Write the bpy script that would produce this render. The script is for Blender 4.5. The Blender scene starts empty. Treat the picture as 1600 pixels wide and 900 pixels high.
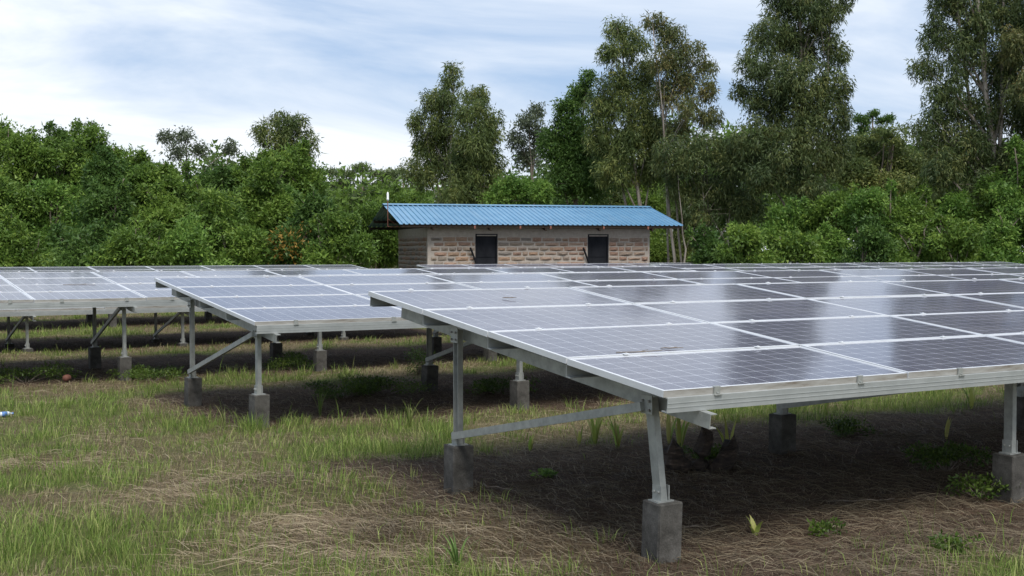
import bpy, math, random
import numpy as np
from mathutils import Vector, Matrix

random.seed(7)
rng = np.random.default_rng(11)
scene = bpy.context.scene
COL = scene.collection
R = math.radians

# ------------------------------------------------------------------ camera
CAM_Z = 1.9
YAW, PITCH, FPX = 0.5487, -0.0313, 1960.0
cd = bpy.data.cameras.new('camera')
cam = bpy.data.objects.new('camera', cd)
COL.objects.link(cam)
cd.sensor_width = 36.0
cd.lens = FPX / 1600 * 36
cd.clip_start = 0.05
cd.clip_end = 3000
cam.location = (0, 0, CAM_Z)
cam.rotation_euler = (math.pi / 2 + PITCH, 0, -YAW)
scene.camera = cam

# ------------------------------------------------------------------ sky
SUN_EL, SUN_AZ = R(57), R(192)           # azimuth clockwise from +Y
w = bpy.data.worlds.new('World')
scene.world = w
w.use_nodes = True
nt = w.node_tree
nt.nodes.clear()
N = nt.nodes.new
L = nt.links.new
out = N('ShaderNodeOutputWorld')
sky = N('ShaderNodeTexSky')
sky.sky_type = 'NISHITA'
sky.sun_disc = False
sky.sun_elevation = SUN_EL
sky.sun_rotation = SUN_AZ
sky.altitude = 1600
sky.air_density = 1.2
sky.dust_density = 2.0
bg1 = N('ShaderNodeBackground')
bg1.inputs['Strength'].default_value = 0.08
L(sky.outputs[0], bg1.inputs['Color'])
tc = N('ShaderNodeTexCoord')
sep = N('ShaderNodeSeparateXYZ')
L(tc.outputs['Generated'], sep.inputs[0])
def wmath(op, a, b=None):
    m = N('ShaderNodeMath')
    m.operation = op
    for k, v in enumerate((a, b)):
        if v is None:
            continue
        if isinstance(v, (int, float)):
            m.inputs[k].default_value = v
        else:
            L(v, m.inputs[k])
    return m.outputs[0]
zz = wmath('ADD', wmath('MAXIMUM', sep.outputs[2], 0.0), 0.22)
cx = wmath('DIVIDE', sep.outputs[0], zz)
cy = wmath('DIVIDE', sep.outputs[1], zz)
comb = N('ShaderNodeCombineXYZ')
L(cx, comb.inputs[0]); L(cy, comb.inputs[1])
mp = N('ShaderNodeMapping')
mp.inputs['Rotation'].default_value = (0, 0, R(31))
mp.inputs['Scale'].default_value = (0.8, 1.3, 1)
mp.inputs['Location'].default_value = (5.5, 1.7, 0)
L(comb.outputs[0], mp.inputs[0])
no = N('ShaderNodeTexNoise')
no.inputs['Scale'].default_value = 0.9
no.inputs['Detail'].default_value = 9
no.inputs['Roughness'].default_value = 0.56
no.inputs['Distortion'].default_value = 0.6
L(mp.outputs[0], no.inputs['Vector'])
rp = N('ShaderNodeValToRGB')
rp.color_ramp.elements[0].position = 0.40
rp.color_ramp.elements[0].color = (0.05, 0.05, 0.05, 1)
rp.color_ramp.elements[1].position = 0.64
rp.color_ramp.elements[1].color = (1, 1, 1, 1)
L(no.outputs['Fac'], rp.inputs[0])
# thicker cloud towards the horizon, all the way round
hz = wmath('MULTIPLY', wmath('SUBTRACT', 0.135, sep.outputs[2]), 8.0)
fac = wmath('ADD', rp.outputs[0], wmath('MAXIMUM', hz, 0.0))
fac = wmath('MINIMUM', fac, 1.0)
cl = N('ShaderNodeValToRGB')             # grey-blue thin cloud to white thick cloud
cl.color_ramp.elements[0].position = 0.0
cl.color_ramp.elements[0].color = (0.29, 0.42, 0.64, 1)
cl.color_ramp.elements[1].position = 1.0
cl.color_ramp.elements[1].color = (0.80, 0.845, 0.90, 1)
L(fac, cl.inputs[0])
bg2 = N('ShaderNodeBackground')
bg2.inputs['Strength'].default_value = 0.66
L(cl.outputs[0], bg2.inputs['Color'])
mx = N('ShaderNodeMixShader')
fm = wmath('ADD', wmath('MULTIPLY', fac, 0.2), 0.8)
L(fm, mx.inputs[0])
L(bg1.outputs[0], mx.inputs[1]); L(bg2.outputs[0], mx.inputs[2])
L(mx.outputs[0], out.inputs[0])

# ------------------------------------------------------------------ sun
sl = bpy.data.lights.new('sun', 'SUN')
sun = bpy.data.objects.new('sun', sl)
COL.objects.link(sun)
sl.energy = 2.0
sl.angle = R(30)
sl.color = (1.0, 0.96, 0.9)
sd = Vector((math.sin(SUN_AZ) * math.cos(SUN_EL), math.cos(SUN_AZ) * math.cos(SUN_EL), math.sin(SUN_EL)))
sun.rotation_euler = sd.to_track_quat('Z', 'Y').to_euler()
sun.location = sd * 60

vs = scene.view_settings
vs.view_transform = 'Standard'
vs.look = 'None'
vs.exposure = 0.92
vs.gamma = 1.0
vs.use_curve_mapping = False

# ------------------------------------------------------------------ geometry of the view (only used to look up where things stand)
FW = np.array([math.sin(YAW) * math.cos(PITCH), math.cos(YAW) * math.cos(PITCH), math.sin(PITCH)])
RT = np.array([math.cos(YAW), -math.sin(YAW), 0.0])
UP = np.cross(RT, FW)
CAM = np.array([0, 0, CAM_Z])
def ray(u, v):
    return FW + RT * (u - 800) / FPX + UP * (450 - v) / FPX
def at(u, v, d):
    return CAM + ray(u, v) * d
def on_ground(u, v, z=0.0):
    r = ray(u, v)
    return CAM + r * (z - CAM_Z) / r[2]

# ------------------------------------------------------------------ noise and ground shape
_perm = np.random.default_rng(3).random((256, 256))
def vnoise(x, y, s):
    x = np.asarray(x, float) / s + 511.3
    y = np.asarray(y, float) / s + 377.7
    xi = np.floor(x).astype(int); yi = np.floor(y).astype(int)
    fx = x - xi; fy = y - yi
    fx = fx * fx * (3 - 2 * fx); fy = fy * fy * (3 - 2 * fy)
    g = lambda a, b: _perm[a & 255, b & 255]
    return (g(xi, yi) * (1 - fx) + g(xi + 1, yi) * fx) * (1 - fy) + (g(xi, yi + 1) * (1 - fx) + g(xi + 1, yi + 1) * fx) * fy
def fbm(x, y, s, o=3):
    r = 0.0; a = 0.5; t = 0.0
    for k in range(o):
        r = r + a * vnoise(x + 17.0 * k, y - 9.0 * k, s / 2 ** k); t += a; a *= 0.5
    return r / t
def sstep(a, b, x):
    t = np.clip((np.asarray(x, float) - a) / (b - a), 0, 1)
    return t * t * (3 - 2 * t)
def gz(x, y):
    x = np.asarray(x, float); y = np.asarray(y, float)
    base = -0.07 * sstep(9, 14, y) - 0.06 * sstep(15, 21, y)
    near = np.exp(-((x - 8) ** 2 + (y - 14) ** 2) / 900.0)
    return base + near * (0.085 * (fbm(x, y, 0.8) - 0.5) + 0.10 * (fbm(x + 50, y, 4.0, 2) - 0.5) * sstep(0, 1, 1))

# ------------------------------------------------------------------ object helpers
def tag(o, label=None, cat=None, group=None, kind=None):
    if label: o['label'] = label
    if cat: o['category'] = cat
    if group: o['group'] = group
    if kind: o['kind'] = kind
    return o
def empty(name, loc=(0, 0, 0), rot=(0, 0, 0)):
    o = bpy.data.objects.new(name, None)
    o.empty_display_size = 0.2
    o.location = loc; o.rotation_euler = rot
    COL.objects.link(o)
    return o
def link(name, me, parent=None, loc=None, rot=None, scale=None):
    o = bpy.data.objects.new(name, me)
    COL.objects.link(o)
    if parent is not None: o.parent = parent
    if loc is not None: o.location = loc
    if rot is not None: o.rotation_euler = rot
    if scale is not None: o.scale = scale
    return o
class MB:
    """collects boxes, tubes and free faces into one mesh"""
    def __init__(s):
        s.v = []; s.f = []; s.m = []
    def box(s, a, b, mat=0):
        x0, y0, z0 = a; x1, y1, z1 = b; n = len(s.v)
        s.v += [(x0, y0, z0), (x1, y0, z0), (x1, y1, z0), (x0, y1, z0), (x0, y0, z1), (x1, y0, z1), (x1, y1, z1), (x0, y1, z1)]
        s.f += [tuple(n + i for i in q) for q in ((0, 3, 2, 1), (4, 5, 6, 7), (0, 1, 5, 4), (1, 2, 6, 5), (2, 3, 7, 6), (3, 0, 4, 7))]
        s.m += [mat] * 6
        return s
    def beam(s, a, b, wx, wy, up=(0, 0, 1), mat=0):
        """rectangular bar from a to b; wx across, wy along 'up'"""
        a = Vector(a); b = Vector(b); d = (b - a).normalized()
        x = d.cross(Vector(up)).normalized(); y = x.cross(d)
        n = len(s.v)
        for p in (a, b):
            for i, j in ((-1, -1), (1, -1), (1, 1), (-1, 1)):
                s.v.append(tuple(p + x * (wx / 2 * i) + y * (wy / 2 * j)))
        s.f += [tuple(n + i for i in q) for q in ((0, 1, 2, 3), (7, 6, 5, 4), (0, 4, 5, 1), (1, 5, 6, 2), (2, 6, 7, 3), (3, 7, 4, 0))]
        s.m += [mat] * 6
        return s
    def channel(s, a, b, wx, wy, th=0.005, up=(0, 0, 1), open_sign=1):
        """C profile from a to b: web on one side, two flanges"""
        a = Vector(a); b = Vector(b); d = (b - a).normalized()
        x = d.cross(Vector(up)).normalized() * open_sign; y = Vector(up) - d * d.dot(Vector(up)); y.normalize()
        prof = [(-wx / 2, -wy / 2), (wx / 2, -wy / 2), (wx / 2, -wy / 2 + th), (-wx / 2 + th, -wy / 2 + th), (-wx / 2 + th, wy / 2 - th), (wx / 2, wy / 2 - th), (wx / 2, wy / 2), (-wx / 2, wy / 2)]
        n = len(s.v)
        for p in (a, b):
            for i, j in prof:
                s.v.append(tuple(p + x * i + y * j))
        for k in range(8):
            k2 = (k + 1) % 8
            s.f.append((n + k, n + k2, n + 8 + k2, n + 8 + k)); s.m.append(0)
        for q in ((0, 1, 2, 3), (0, 3, 4, 7), (4, 5, 6, 7)):
            s.f.append(tuple(n + i for i in q)); s.m.append(0)
            s.f.append(tuple(n + 8 + i for i in reversed(q))); s.m.append(0)
        return s
    def tube(s, pts, rad, sides=6, mat=0, cap=True):
        pts = [Vector(p) for p in pts]
        if not hasattr(rad, '__len__'): rad = [rad] * len(pts)
        base = len(s.v)
        for i, p in enumerate(pts):
            d = (pts[min(i + 1, len(pts) - 1)] - pts[max(i - 1, 0)])
            if d.length < 1e-9: d = Vector((0, 0, 1))
            d.normalize()
            x = d.orthogonal().normalized() if abs(d.z) > 0.99 else d.cross(Vector((0, 0, 1))).normalized()
            y = d.cross(x)
            for k in range(sides):
                t = 2 * math.pi * k / sides
                s.v.append(tuple(p + (x * math.cos(t) + y * math.sin(t)) * rad[i]))
        for i in range(len(pts) - 1):
            for k in range(sides):
                k2 = (k + 1) % sides
                s.f.append((base + i * sides + k, base + i * sides + k2, base + (i + 1) * sides + k2, base + (i + 1) * sides + k)); s.m.append(mat)
        if cap:
            s.f.append(tuple(base + k for k in reversed(range(sides)))); s.m.append(mat)
            e = base + (len(pts) - 1) * sides
            s.f.append(tuple(e + k for k in range(sides))); s.m.append(mat)
        return s
    def mesh(s, name, mats, smooth=False, bevel=0.0):
        me = bpy.data.meshes.new(name)
        me.from_pydata(s.v, [], s.f)
        if not isinstance(mats, (list, tuple)): mats = [mats]
        for m in mats: me.materials.append(m)
        if len(mats) > 1: me.polygons.foreach_set('material_index', s.m)
        if bevel:
            import bmesh
            bm = bmesh.new(); bm.from_mesh(me)
            bmesh.ops.bevel(bm, geom=bm.edges[:], offset=bevel, segments=1, affect='EDGES', clamp_overlap=True)
            bmesh.ops.recalc_face_normals(bm, faces=bm.faces[:])
            bm.to_mesh(me); bm.free()
        if smooth: me.polygons.foreach_set('use_smooth', [True] * len(me.polygons))
        me.update()
        return me
    def build(s, name, mats, parent=None, smooth=False, bevel=0.0, loc=None, rot=None):
        return link(name, s.mesh(name, mats, smooth, bevel), parent, loc, rot)

def poly_mesh(name, V, counts, idx, mat, col=None, smooth=False):
    """fast mesh from numpy: V (n,3); counts per face; idx flat; col (n,3) per vertex"""
    me = bpy.data.meshes.new(name)
    me.vertices.add(len(V)); me.vertices.foreach_set('co', np.ascontiguousarray(V, np.float32).ravel())
    me.loops.add(len(idx)); me.loops.foreach_set('vertex_index', np.ascontiguousarray(idx, np.int32))
    me.polygons.add(len(counts))
    st = np.zeros(len(counts), np.int32); st[1:] = np.cumsum(counts)[:-1]
    me.polygons.foreach_set('loop_start', st)
    if col is not None:
        a = me.color_attributes.new('tint', 'FLOAT_COLOR', 'POINT')
        c4 = np.ones((len(V), 4), np.float32); c4[:, :3] = col
        a.data.foreach_set('color', c4.ravel())
    me.materials.append(mat)
    me.update(calc_edges=True)
    if smooth: me.polygons.foreach_set('use_smooth', np.ones(len(counts), bool))
    return me

# ------------------------------------------------------------------ materials
def mat(name, color=(0.5, 0.5, 0.5), rough=0.6, metal=0.0, spec=0.5):
    m = bpy.data.materials.new(name); m.use_nodes = True
    b = m.node_tree.nodes['Principled BSDF']
    b.inputs['Base Color'].default_value = (*color, 1)
    b.inputs['Roughness'].default_value = rough
    b.inputs['Metallic'].default_value = metal
    b.inputs['Specular IOR Level'].default_value = spec
    return m, m.node_tree, b
def nd(t, kind, **kw):
    n = t.nodes.new(kind)
    for k, v in kw.items(): n.inputs[k].default_value = v
    return n
def ramp(t, src, stops):
    r = t.nodes.new('ShaderNodeValToRGB')
    e = r.color_ramp.elements
    while len(e) < len(stops): e.new(0.5)
    for k, (p, c) in enumerate(stops):
        e[k].position = p; e[k].color = (*c, 1) if len(c) == 3 else c
    t.links.new(src, r.inputs[0])
    return r.outputs[0]
def mixc(t, fac, a, b, mode='MIX'):
    m = t.nodes.new('ShaderNodeMix'); m.data_type = 'RGBA'; m.blend_type = mode
    for s, v in ((m.inputs[0], fac), (m.inputs[6], a), (m.inputs[7], b)):
        if isinstance(v, (int, float)): s.default_value = v
        elif isinstance(v, tuple): s.default_value = (*v, 1) if len(v) == 3 else v
        else: t.links.new(v, s)
    return m.outputs[2]
def noise(t, scale, detail=4, rough=0.55, coord='Object', vec_scale=None):
    c = t.nodes.new('ShaderNodeTexCoord'); n = t.nodes.new('ShaderNodeTexNoise')
    n.inputs['Scale'].default_value = scale; n.inputs['Detail'].default_value = detail; n.inputs['Roughness'].default_value = rough
    src = c.outputs[coord]
    if vec_scale:
        mpn = t.nodes.new('ShaderNodeMapping'); mpn.inputs['Scale'].default_value = vec_scale
        t.links.new(src, mpn.inputs[0]); src = mpn.outputs[0]
    t.links.new(src, n.inputs['Vector'])
    return n.outputs['Fac']
def bump(t, b, h, strength=0.3, dist=0.01):
    n = t.nodes.new('ShaderNodeBump'); n.inputs['Strength'].default_value = strength; n.inputs['Distance'].default_value = dist
    t.links.new(h, n.inputs['Height']); t.links.new(n.outputs[0], b.inputs['Normal'])

M = {}
def leaf_mat(name, rough=0.5, trans=0.35, spec=0.35):
    m, t, b = mat(name, rough=rough, spec=spec)
    a = t.nodes.new('ShaderNodeAttribute'); a.attribute_name = 'tint'
    t.links.new(a.outputs['Color'], b.inputs['Base Color'])
    tr = t.nodes.new('ShaderNodeBsdfTranslucent'); t.links.new(a.outputs['Color'], tr.inputs['Color'])
    ms = t.nodes.new('ShaderNodeMixShader'); ms.inputs[0].default_value = trans
    o = t.nodes['Material Output']
    t.links.new(b.outputs[0], ms.inputs[1]); t.links.new(tr.outputs[0], ms.inputs[2]); t.links.new(ms.outputs[0], o.inputs[0])
    return m
M['leaf'] = leaf_mat('leaf', 0.5, 0.4, 0.3)
M['blade'] = leaf_mat('grass_blade', 0.6, 0.3, 0.25)
# bark
m, t, b = mat('bark', rough=0.85); M['bark'] = m
f = noise(t, 3, 5, 0.6, vec_scale=(6, 6, 0.8))
t.links.new(ramp(t, f, [(0.3, (0.10, 0.075, 0.055)), (0.7, (0.24, 0.20, 0.16))]), b.inputs['Base Color']); bump(t, b, f, 0.5, 0.03)
m, t, b = mat('pale_bark', rough=0.8); M['pale_bark'] = m
f = noise(t, 2, 5, 0.6, vec_scale=(4, 4, 0.6))
t.links.new(ramp(t, f, [(0.35, (0.15, 0.12, 0.095)), (0.65, (0.32, 0.285, 0.245))]), b.inputs['Base Color']); bump(t, b, f, 0.3, 0.02)
# soil and litter: tint gives the kind of ground, noise the grain
m, t, b = mat('soil', rough=0.95, spec=0.1); M['soil'] = m
a = t.nodes.new('ShaderNodeAttribute'); a.attribute_name = 'tint'
f1 = noise(t, 9, 8, 0.7); f2 = noise(t, 60, 6, 0.7)
c = mixc(t, 1.0, a.outputs['Color'], ramp(t, f1, [(0.3, (0.55, 0.55, 0.55)), (0.7, (1.35, 1.32, 1.28))]), 'MULTIPLY')
c = mixc(t, 1.0, c, ramp(t, f2, [(0.32, (0.5, 0.5, 0.5)), (0.68, (1.5, 1.45, 1.4))]), 'MULTIPLY')
t.links.new(c, b.inputs['Base Color']); bump(t, b, f2, 0.8, 0.03)
# aluminium frames, galvanised steel
def metalmat(name, c0, c1, rough=0.45, metal=0.35, scale=5):
    m, t, b = mat(name, rough=rough, metal=metal)
    f = noise(t, scale, 6, 0.65); f2 = noise(t, 40, 3)
    c = ramp(t, f, [(0.3, c0), (0.7, c1)])
    t.links.new(c, b.inputs['Base Color'])
    t.links.new(ramp(t, f2, [(0.3, (rough - 0.08,) * 3), (0.7, (rough + 0.12,) * 3)]), b.inputs['Roughness'])
    return m
M['frame'] = metalmat('anodised_frame', (0.62, 0.63, 0.64), (0.74, 0.75, 0.76), 0.42, 0.25, 3)
M['purlin'] = metalmat('aluminium_purlin', (0.36, 0.38, 0.375), (0.48, 0.50, 0.49), 0.45, 0.35, 4)
M['steel'] = metalmat('galvanised_steel', (0.25, 0.26, 0.245), (0.40, 0.41, 0.385), 0.5, 0.35, 12)
M['bolt'] = metalmat('bolt', (0.16, 0.15, 0.14), (0.3, 0.29, 0.27), 0.5, 0.6, 30)
# dirty lower frame edge is wear on the metal
m, t, b = mat('weathered_frame', rough=0.6, metal=0.1); M['frame_dirty'] = m
f = noise(t, 2.2, 7, 0.7, vec_scale=(1, 3, 6))
t.links.new(ramp(t, f, [(0.33, (0.15, 0.115, 0.085)), (0.48, (0.30, 0.285, 0.255)), (0.7, (0.46, 0.455, 0.435))]), b.inputs['Base Color'])
# cells and backsheet behind dusty glass
def glassy(name, c0, c1, coat=0.85, dust=0.16):
    m, t, b = mat(name, rough=0.35)
    f = noise(t, 2.0, 5, 0.6, coord='Object'); f2 = noise(t, 35, 4, 0.7)
    c = ramp(t, f, [(0.3, c0), (0.7, c1)])
    f3 = noise(t, 0.9, 6, 0.7, vec_scale=(1.0, 2.2, 1.0))
    dm_ = t.nodes.new('ShaderNodeMath'); dm_.operation = 'MULTIPLY'; t.links.new(f2, dm_.inputs[0]); t.links.new(ramp(t, f3, [(0.32, (0.7, 0.7, 0.7)), (0.72, (1.5, 1.5, 1.5))]), dm_.inputs[1])
    dustf = t.nodes.new('ShaderNodeMath'); dustf.operation = 'MULTIPLY'; dustf.inputs[1].default_value = dust * 1.9
    t.links.new(dm_.outputs[0], dustf.inputs[0])
    c = mixc(t, dustf.outputs[0], c, (0.36, 0.35, 0.37))
    t.links.new(c, b.inputs['Base Color'])
    b.inputs['Coat Weight'].default_value = coat
    b.inputs['Coat IOR'].default_value = 1.36
    t.links.new(ramp(t, f, [(0.3, (0.07, 0.07, 0.07)), (0.7, (0.12, 0.12, 0.12))]), b.inputs['Coat Roughness'])
    b.inputs['Specular IOR Level'].default_value = 0.0
    return m
M['cell'] = glassy('silicon_cell', (0.020, 0.026, 0.060), (0.046, 0.050, 0.095), dust=0.30)
M['sheet'] = glassy('white_backsheet', (0.38, 0.40, 0.45), (0.46, 0.48, 0.53), dust=0.16)
M['underside'] = mat('backsheet_underside', (0.55, 0.55, 0.56), 0.6)[0]
# concrete
m, t, b = mat('concrete', rough=0.9, spec=0.2); M['concrete'] = m
f = noise(t, 7, 9, 0.7); f2 = noise(t, 90, 4, 0.7)
c = ramp(t, f, [(0.30, (0.038, 0.035, 0.031)), (0.5, (0.088, 0.083, 0.074)), (0.75, (0.165, 0.157, 0.143))])
t.links.new(mixc(t, 0.5, c, ramp(t, f2, [(0.3, (0.4, 0.4, 0.4)), (0.7, (1.2, 1.2, 1.2))]), 'MULTIPLY'), b.inputs['Base Color'])
bump(t, b, f2, 0.5, 0.006)
# hut
def stone_mat(name, stops):
    m, t, b = mat(name, rough=0.9, spec=0.2)
    oi = t.nodes.new('ShaderNodeObjectInfo')
    c = ramp(t, oi.outputs['Random'], stops)
    f = noise(t, 9, 7, 0.7)
    c = mixc(t, 0.8, c, ramp(t, f, [(0.3, (0.45, 0.45, 0.45)), (0.7, (1.3, 1.28, 1.25))]), 'MULTIPLY')
    t.links.new(c, b.inputs['Base Color']); bump(t, b, f, 0.8, 0.03)
    return m
M['stone'] = stone_mat('tan_stone', [(0.0, (0.20, 0.18, 0.16)), (0.35, (0.33, 0.265, 0.205)), (0.7, (0.38, 0.25, 0.17)), (1.0, (0.26, 0.22, 0.19))])
M['stone_red'] = stone_mat('reddish_stone', [(0.0, (0.28, 0.185, 0.14)), (0.4, (0.38, 0.245, 0.18)), (0.75, (0.34, 0.26, 0.20)), (1.0, (0.27, 0.215, 0.175))])
m, t, b = mat('mortar', rough=0.95, spec=0.15); M['mortar'] = m
f = noise(t, 6, 8, 0.7)
t.links.new(ramp(t, f, [(0.3, (0.34, 0.295, 0.25)), (0.7, (0.48, 0.42, 0.36))]), b.inputs['Base Color']); bump(t, b, f, 0.5, 0.02)
m, t, b = mat('blue_roof', rough=0.38, spec=0.5); M['roof'] = m
f = noise(t, 1.5, 6, 0.6)
fs = noise(t, 1.0, 5, 0.7, vec_scale=(9, 0.5, 0.5))
c = ramp(t, f, [(0.3, (0.11, 0.26, 0.41)), (0.7, (0.16, 0.33, 0.48))])
c = mixc(t, ramp(t, fs, [(0.5, (0, 0, 0)), (0.8, (0.45, 0.45, 0.45))]), c, (0.30, 0.38, 0.44))
t.links.new(c, b.inputs['Base Color'])
b.inputs['Metallic'].default_value = 0.25
M['roof_under'] = mat('roof_underside', (0.10, 0.10, 0.10), 0.7)[0]
M['timber'] = mat('dark_timber', (0.045, 0.032, 0.024), 0.85, 0.0, 0.2)[0]
m, t, b = mat('door_steel', (0.015, 0.016, 0.02), 0.75, 0.0, 0.15); M['door'] = m
f = noise(t, 3, 6, 0.7, vec_scale=(1, 1, 0.4))
t.links.new(ramp(t, f, [(0.35, (0.009, 0.010, 0.013)), (0.7, (0.022, 0.023, 0.027))]), b.inputs['Base Color'])
M['rust'] = metalmat('rusty_iron', (0.17, 0.06, 0.04), (0.28, 0.12, 0.08), 0.7, 0.1, 30)
M['white_paint'] = mat('white_porcelain', (0.78, 0.78, 0.75), 0.4)[0]
M['blue_plastic'] = mat('blue_plastic', (0.10, 0.22, 0.50), 0.35)[0]
M['pale_plastic'] = mat('pale_plastic', (0.62, 0.68, 0.74), 0.3)[0]
M['clay'] = mat('brown_clay', (0.16, 0.065, 0.045), 0.8)[0]
m, t, b = mat('charred_wood', rough=0.9); M['charred'] = m
f = noise(t, 8, 7, 0.7, vec_scale=(1, 1, 5))
t.links.new(ramp(t, f, [(0.35, (0.014, 0.011, 0.010)), (0.58, (0.07, 0.05, 0.037)), (0.75, (0.22, 0.16, 0.12))]), b.inputs['Base Color']); bump(t, b, f, 0.9, 0.03)

# ------------------------------------------------------------------ where the tables stand (low left corner of the glass, in metres)
T = {
    # name: x0, y0, z0, tilt deg, columns, first column, column pitch, row pitch, cells, turn deg, slope along the row
    'near':   dict(o=(4.487, 5.671, CAM_Z - 0.817), tilt=6.56, c0=0, c1=8, L=2.046, P=1.010, cells=(12, 6)),
    'second': dict(o=(4.612, 12.80, CAM_Z - 0.777), tilt=5.70, c0=0, c1=10, L=2.018, P=0.985, cells=(12, 6), turn=-0.32),
    'third':  dict(o=(3.545, 19.00, CAM_Z - 0.735), tilt=4.62, c0=-4, c1=9, L=1.599, P=1.020, cells=(10, 6), turn=-1.68),
    'low':    dict(o=(4.40, 25.35, CAM_Z - 1.16), tilt=6.0, c0=-3, c1=6, L=1.65, P=1.0, cells=(10, 6)),
    'right':  dict(o=(21.62, 24.0, CAM_Z - 0.80), tilt=5.1, c0=0, c1=8, L=1.925, P=0.995, cells=(12, 6), turn=0.3),
    'back_left':  dict(o=(16.35, 32.5, CAM_Z - 0.85), tilt=5.0, c0=-12, c1=0, L=1.62, P=1.0, cells=(10, 6)),
    'back_right': dict(o=(18.75, 32.7, CAM_Z - 0.87), tilt=5.0, c0=0, c1=10, L=1.66, P=1.0, cells=(10, 6)),
}
def foot(x, y):
    """1 where a table stands overhead"""
    r = np.zeros_like(np.asarray(x, float))
    for k, d in T.items():
        ox, oy, _ = d['o']
        xa = ox + d['c0'] * d['L']; xb = ox + d['c1'] * d['L']; ya = oy; yb = oy + 4 * d['P']
        jx = (fbm(x, y, 0.9) - 0.5) * 1.6; jy = (fbm(x + 31, y + 5, 0.8) - 0.5) * 1.3
        b = sstep(xa - (1.2 if k == 'near' else 0.7), xa + 0.1, x + jx) * (1 - sstep(xb - 0.1, xb + 0.6, x + jx)) * sstep(ya - (1.5 if k == 'near' else 0.0), ya + (-0.3 if k == 'near' else 0.7), y + jy) * (1 - sstep(yb - 0.1, yb + 0.7, y + jy))
        r = np.maximum(r, b)
    return r
def spot(x, y, u, v, rad):
    p = on_ground(u, v, -0.02)
    return np.exp(-(((x - p[0]) ** 2 + (y - p[1]) ** 2) / rad ** 2))
def cover(x, y):
    """share of lush grass, dry grass, dead litter"""
    under = foot(x, y)
    lush = sstep(0.36, 0.58, fbm(x, y, 1.3, 3) + 0.45 * (fbm(x + 9, y + 3, 0.35, 2) - 0.5))
    lush = np.clip(lush + 0.9 * spot(x, y, 90, 870, 0.9) + 0.5 * spot(x, y, 330, 690, 1.0) + 0.4 * spot(x, y, 560, 720, 0.6) + 0.5 * spot(x, y, 800, 640, 1.2), 0, 1)
    straw = np.clip(spot(x, y, 560, 850, 0.75) + 0.9 * spot(x, y, 330, 770, 0.55) + 0.9 * spot(x, y, 800, 850, 0.7) + 0.7 * spot(x, y, 80, 720, 0.6), 0, 1)
    lush = lush * (1 - 0.85 * straw)
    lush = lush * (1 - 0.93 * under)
    return lush, straw, under

# ------------------------------------------------------------------ ground: one sheet to the horizon
def axis(lo, hi, step, far):
    a = np.arange(lo, hi + 1e-6, step)
    g = step * np.cumsum(1.35 ** np.arange(1, 40)); g = g[g < far]
    return np.concatenate([lo - g[::-1], a, hi + g])
gx = axis(-2, 30, 0.2, 900); gy = axis(3, 36, 0.2, 900)
XX, YY = np.meshgrid(gx, gy)
ZZ = gz(XX, YY)
lu, stw, und = cover(XX.ravel(), YY.ravel())
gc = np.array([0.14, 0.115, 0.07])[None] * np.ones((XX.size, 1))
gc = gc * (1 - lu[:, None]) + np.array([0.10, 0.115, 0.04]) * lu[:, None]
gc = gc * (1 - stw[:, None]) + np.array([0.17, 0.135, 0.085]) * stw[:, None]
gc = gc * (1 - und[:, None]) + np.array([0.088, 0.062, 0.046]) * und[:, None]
nx, ny = len(gx), len(gy)
ii = (np.arange(ny - 1)[:, None] * nx + np.arange(nx - 1)[None]).ravel()
idx = np.stack([ii, ii + 1, ii + nx + 1, ii + nx], 1).ravel()
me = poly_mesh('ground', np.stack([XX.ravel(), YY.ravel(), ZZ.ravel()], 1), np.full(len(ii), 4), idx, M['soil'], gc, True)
tag(link('ground', me), kind='structure')

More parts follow.
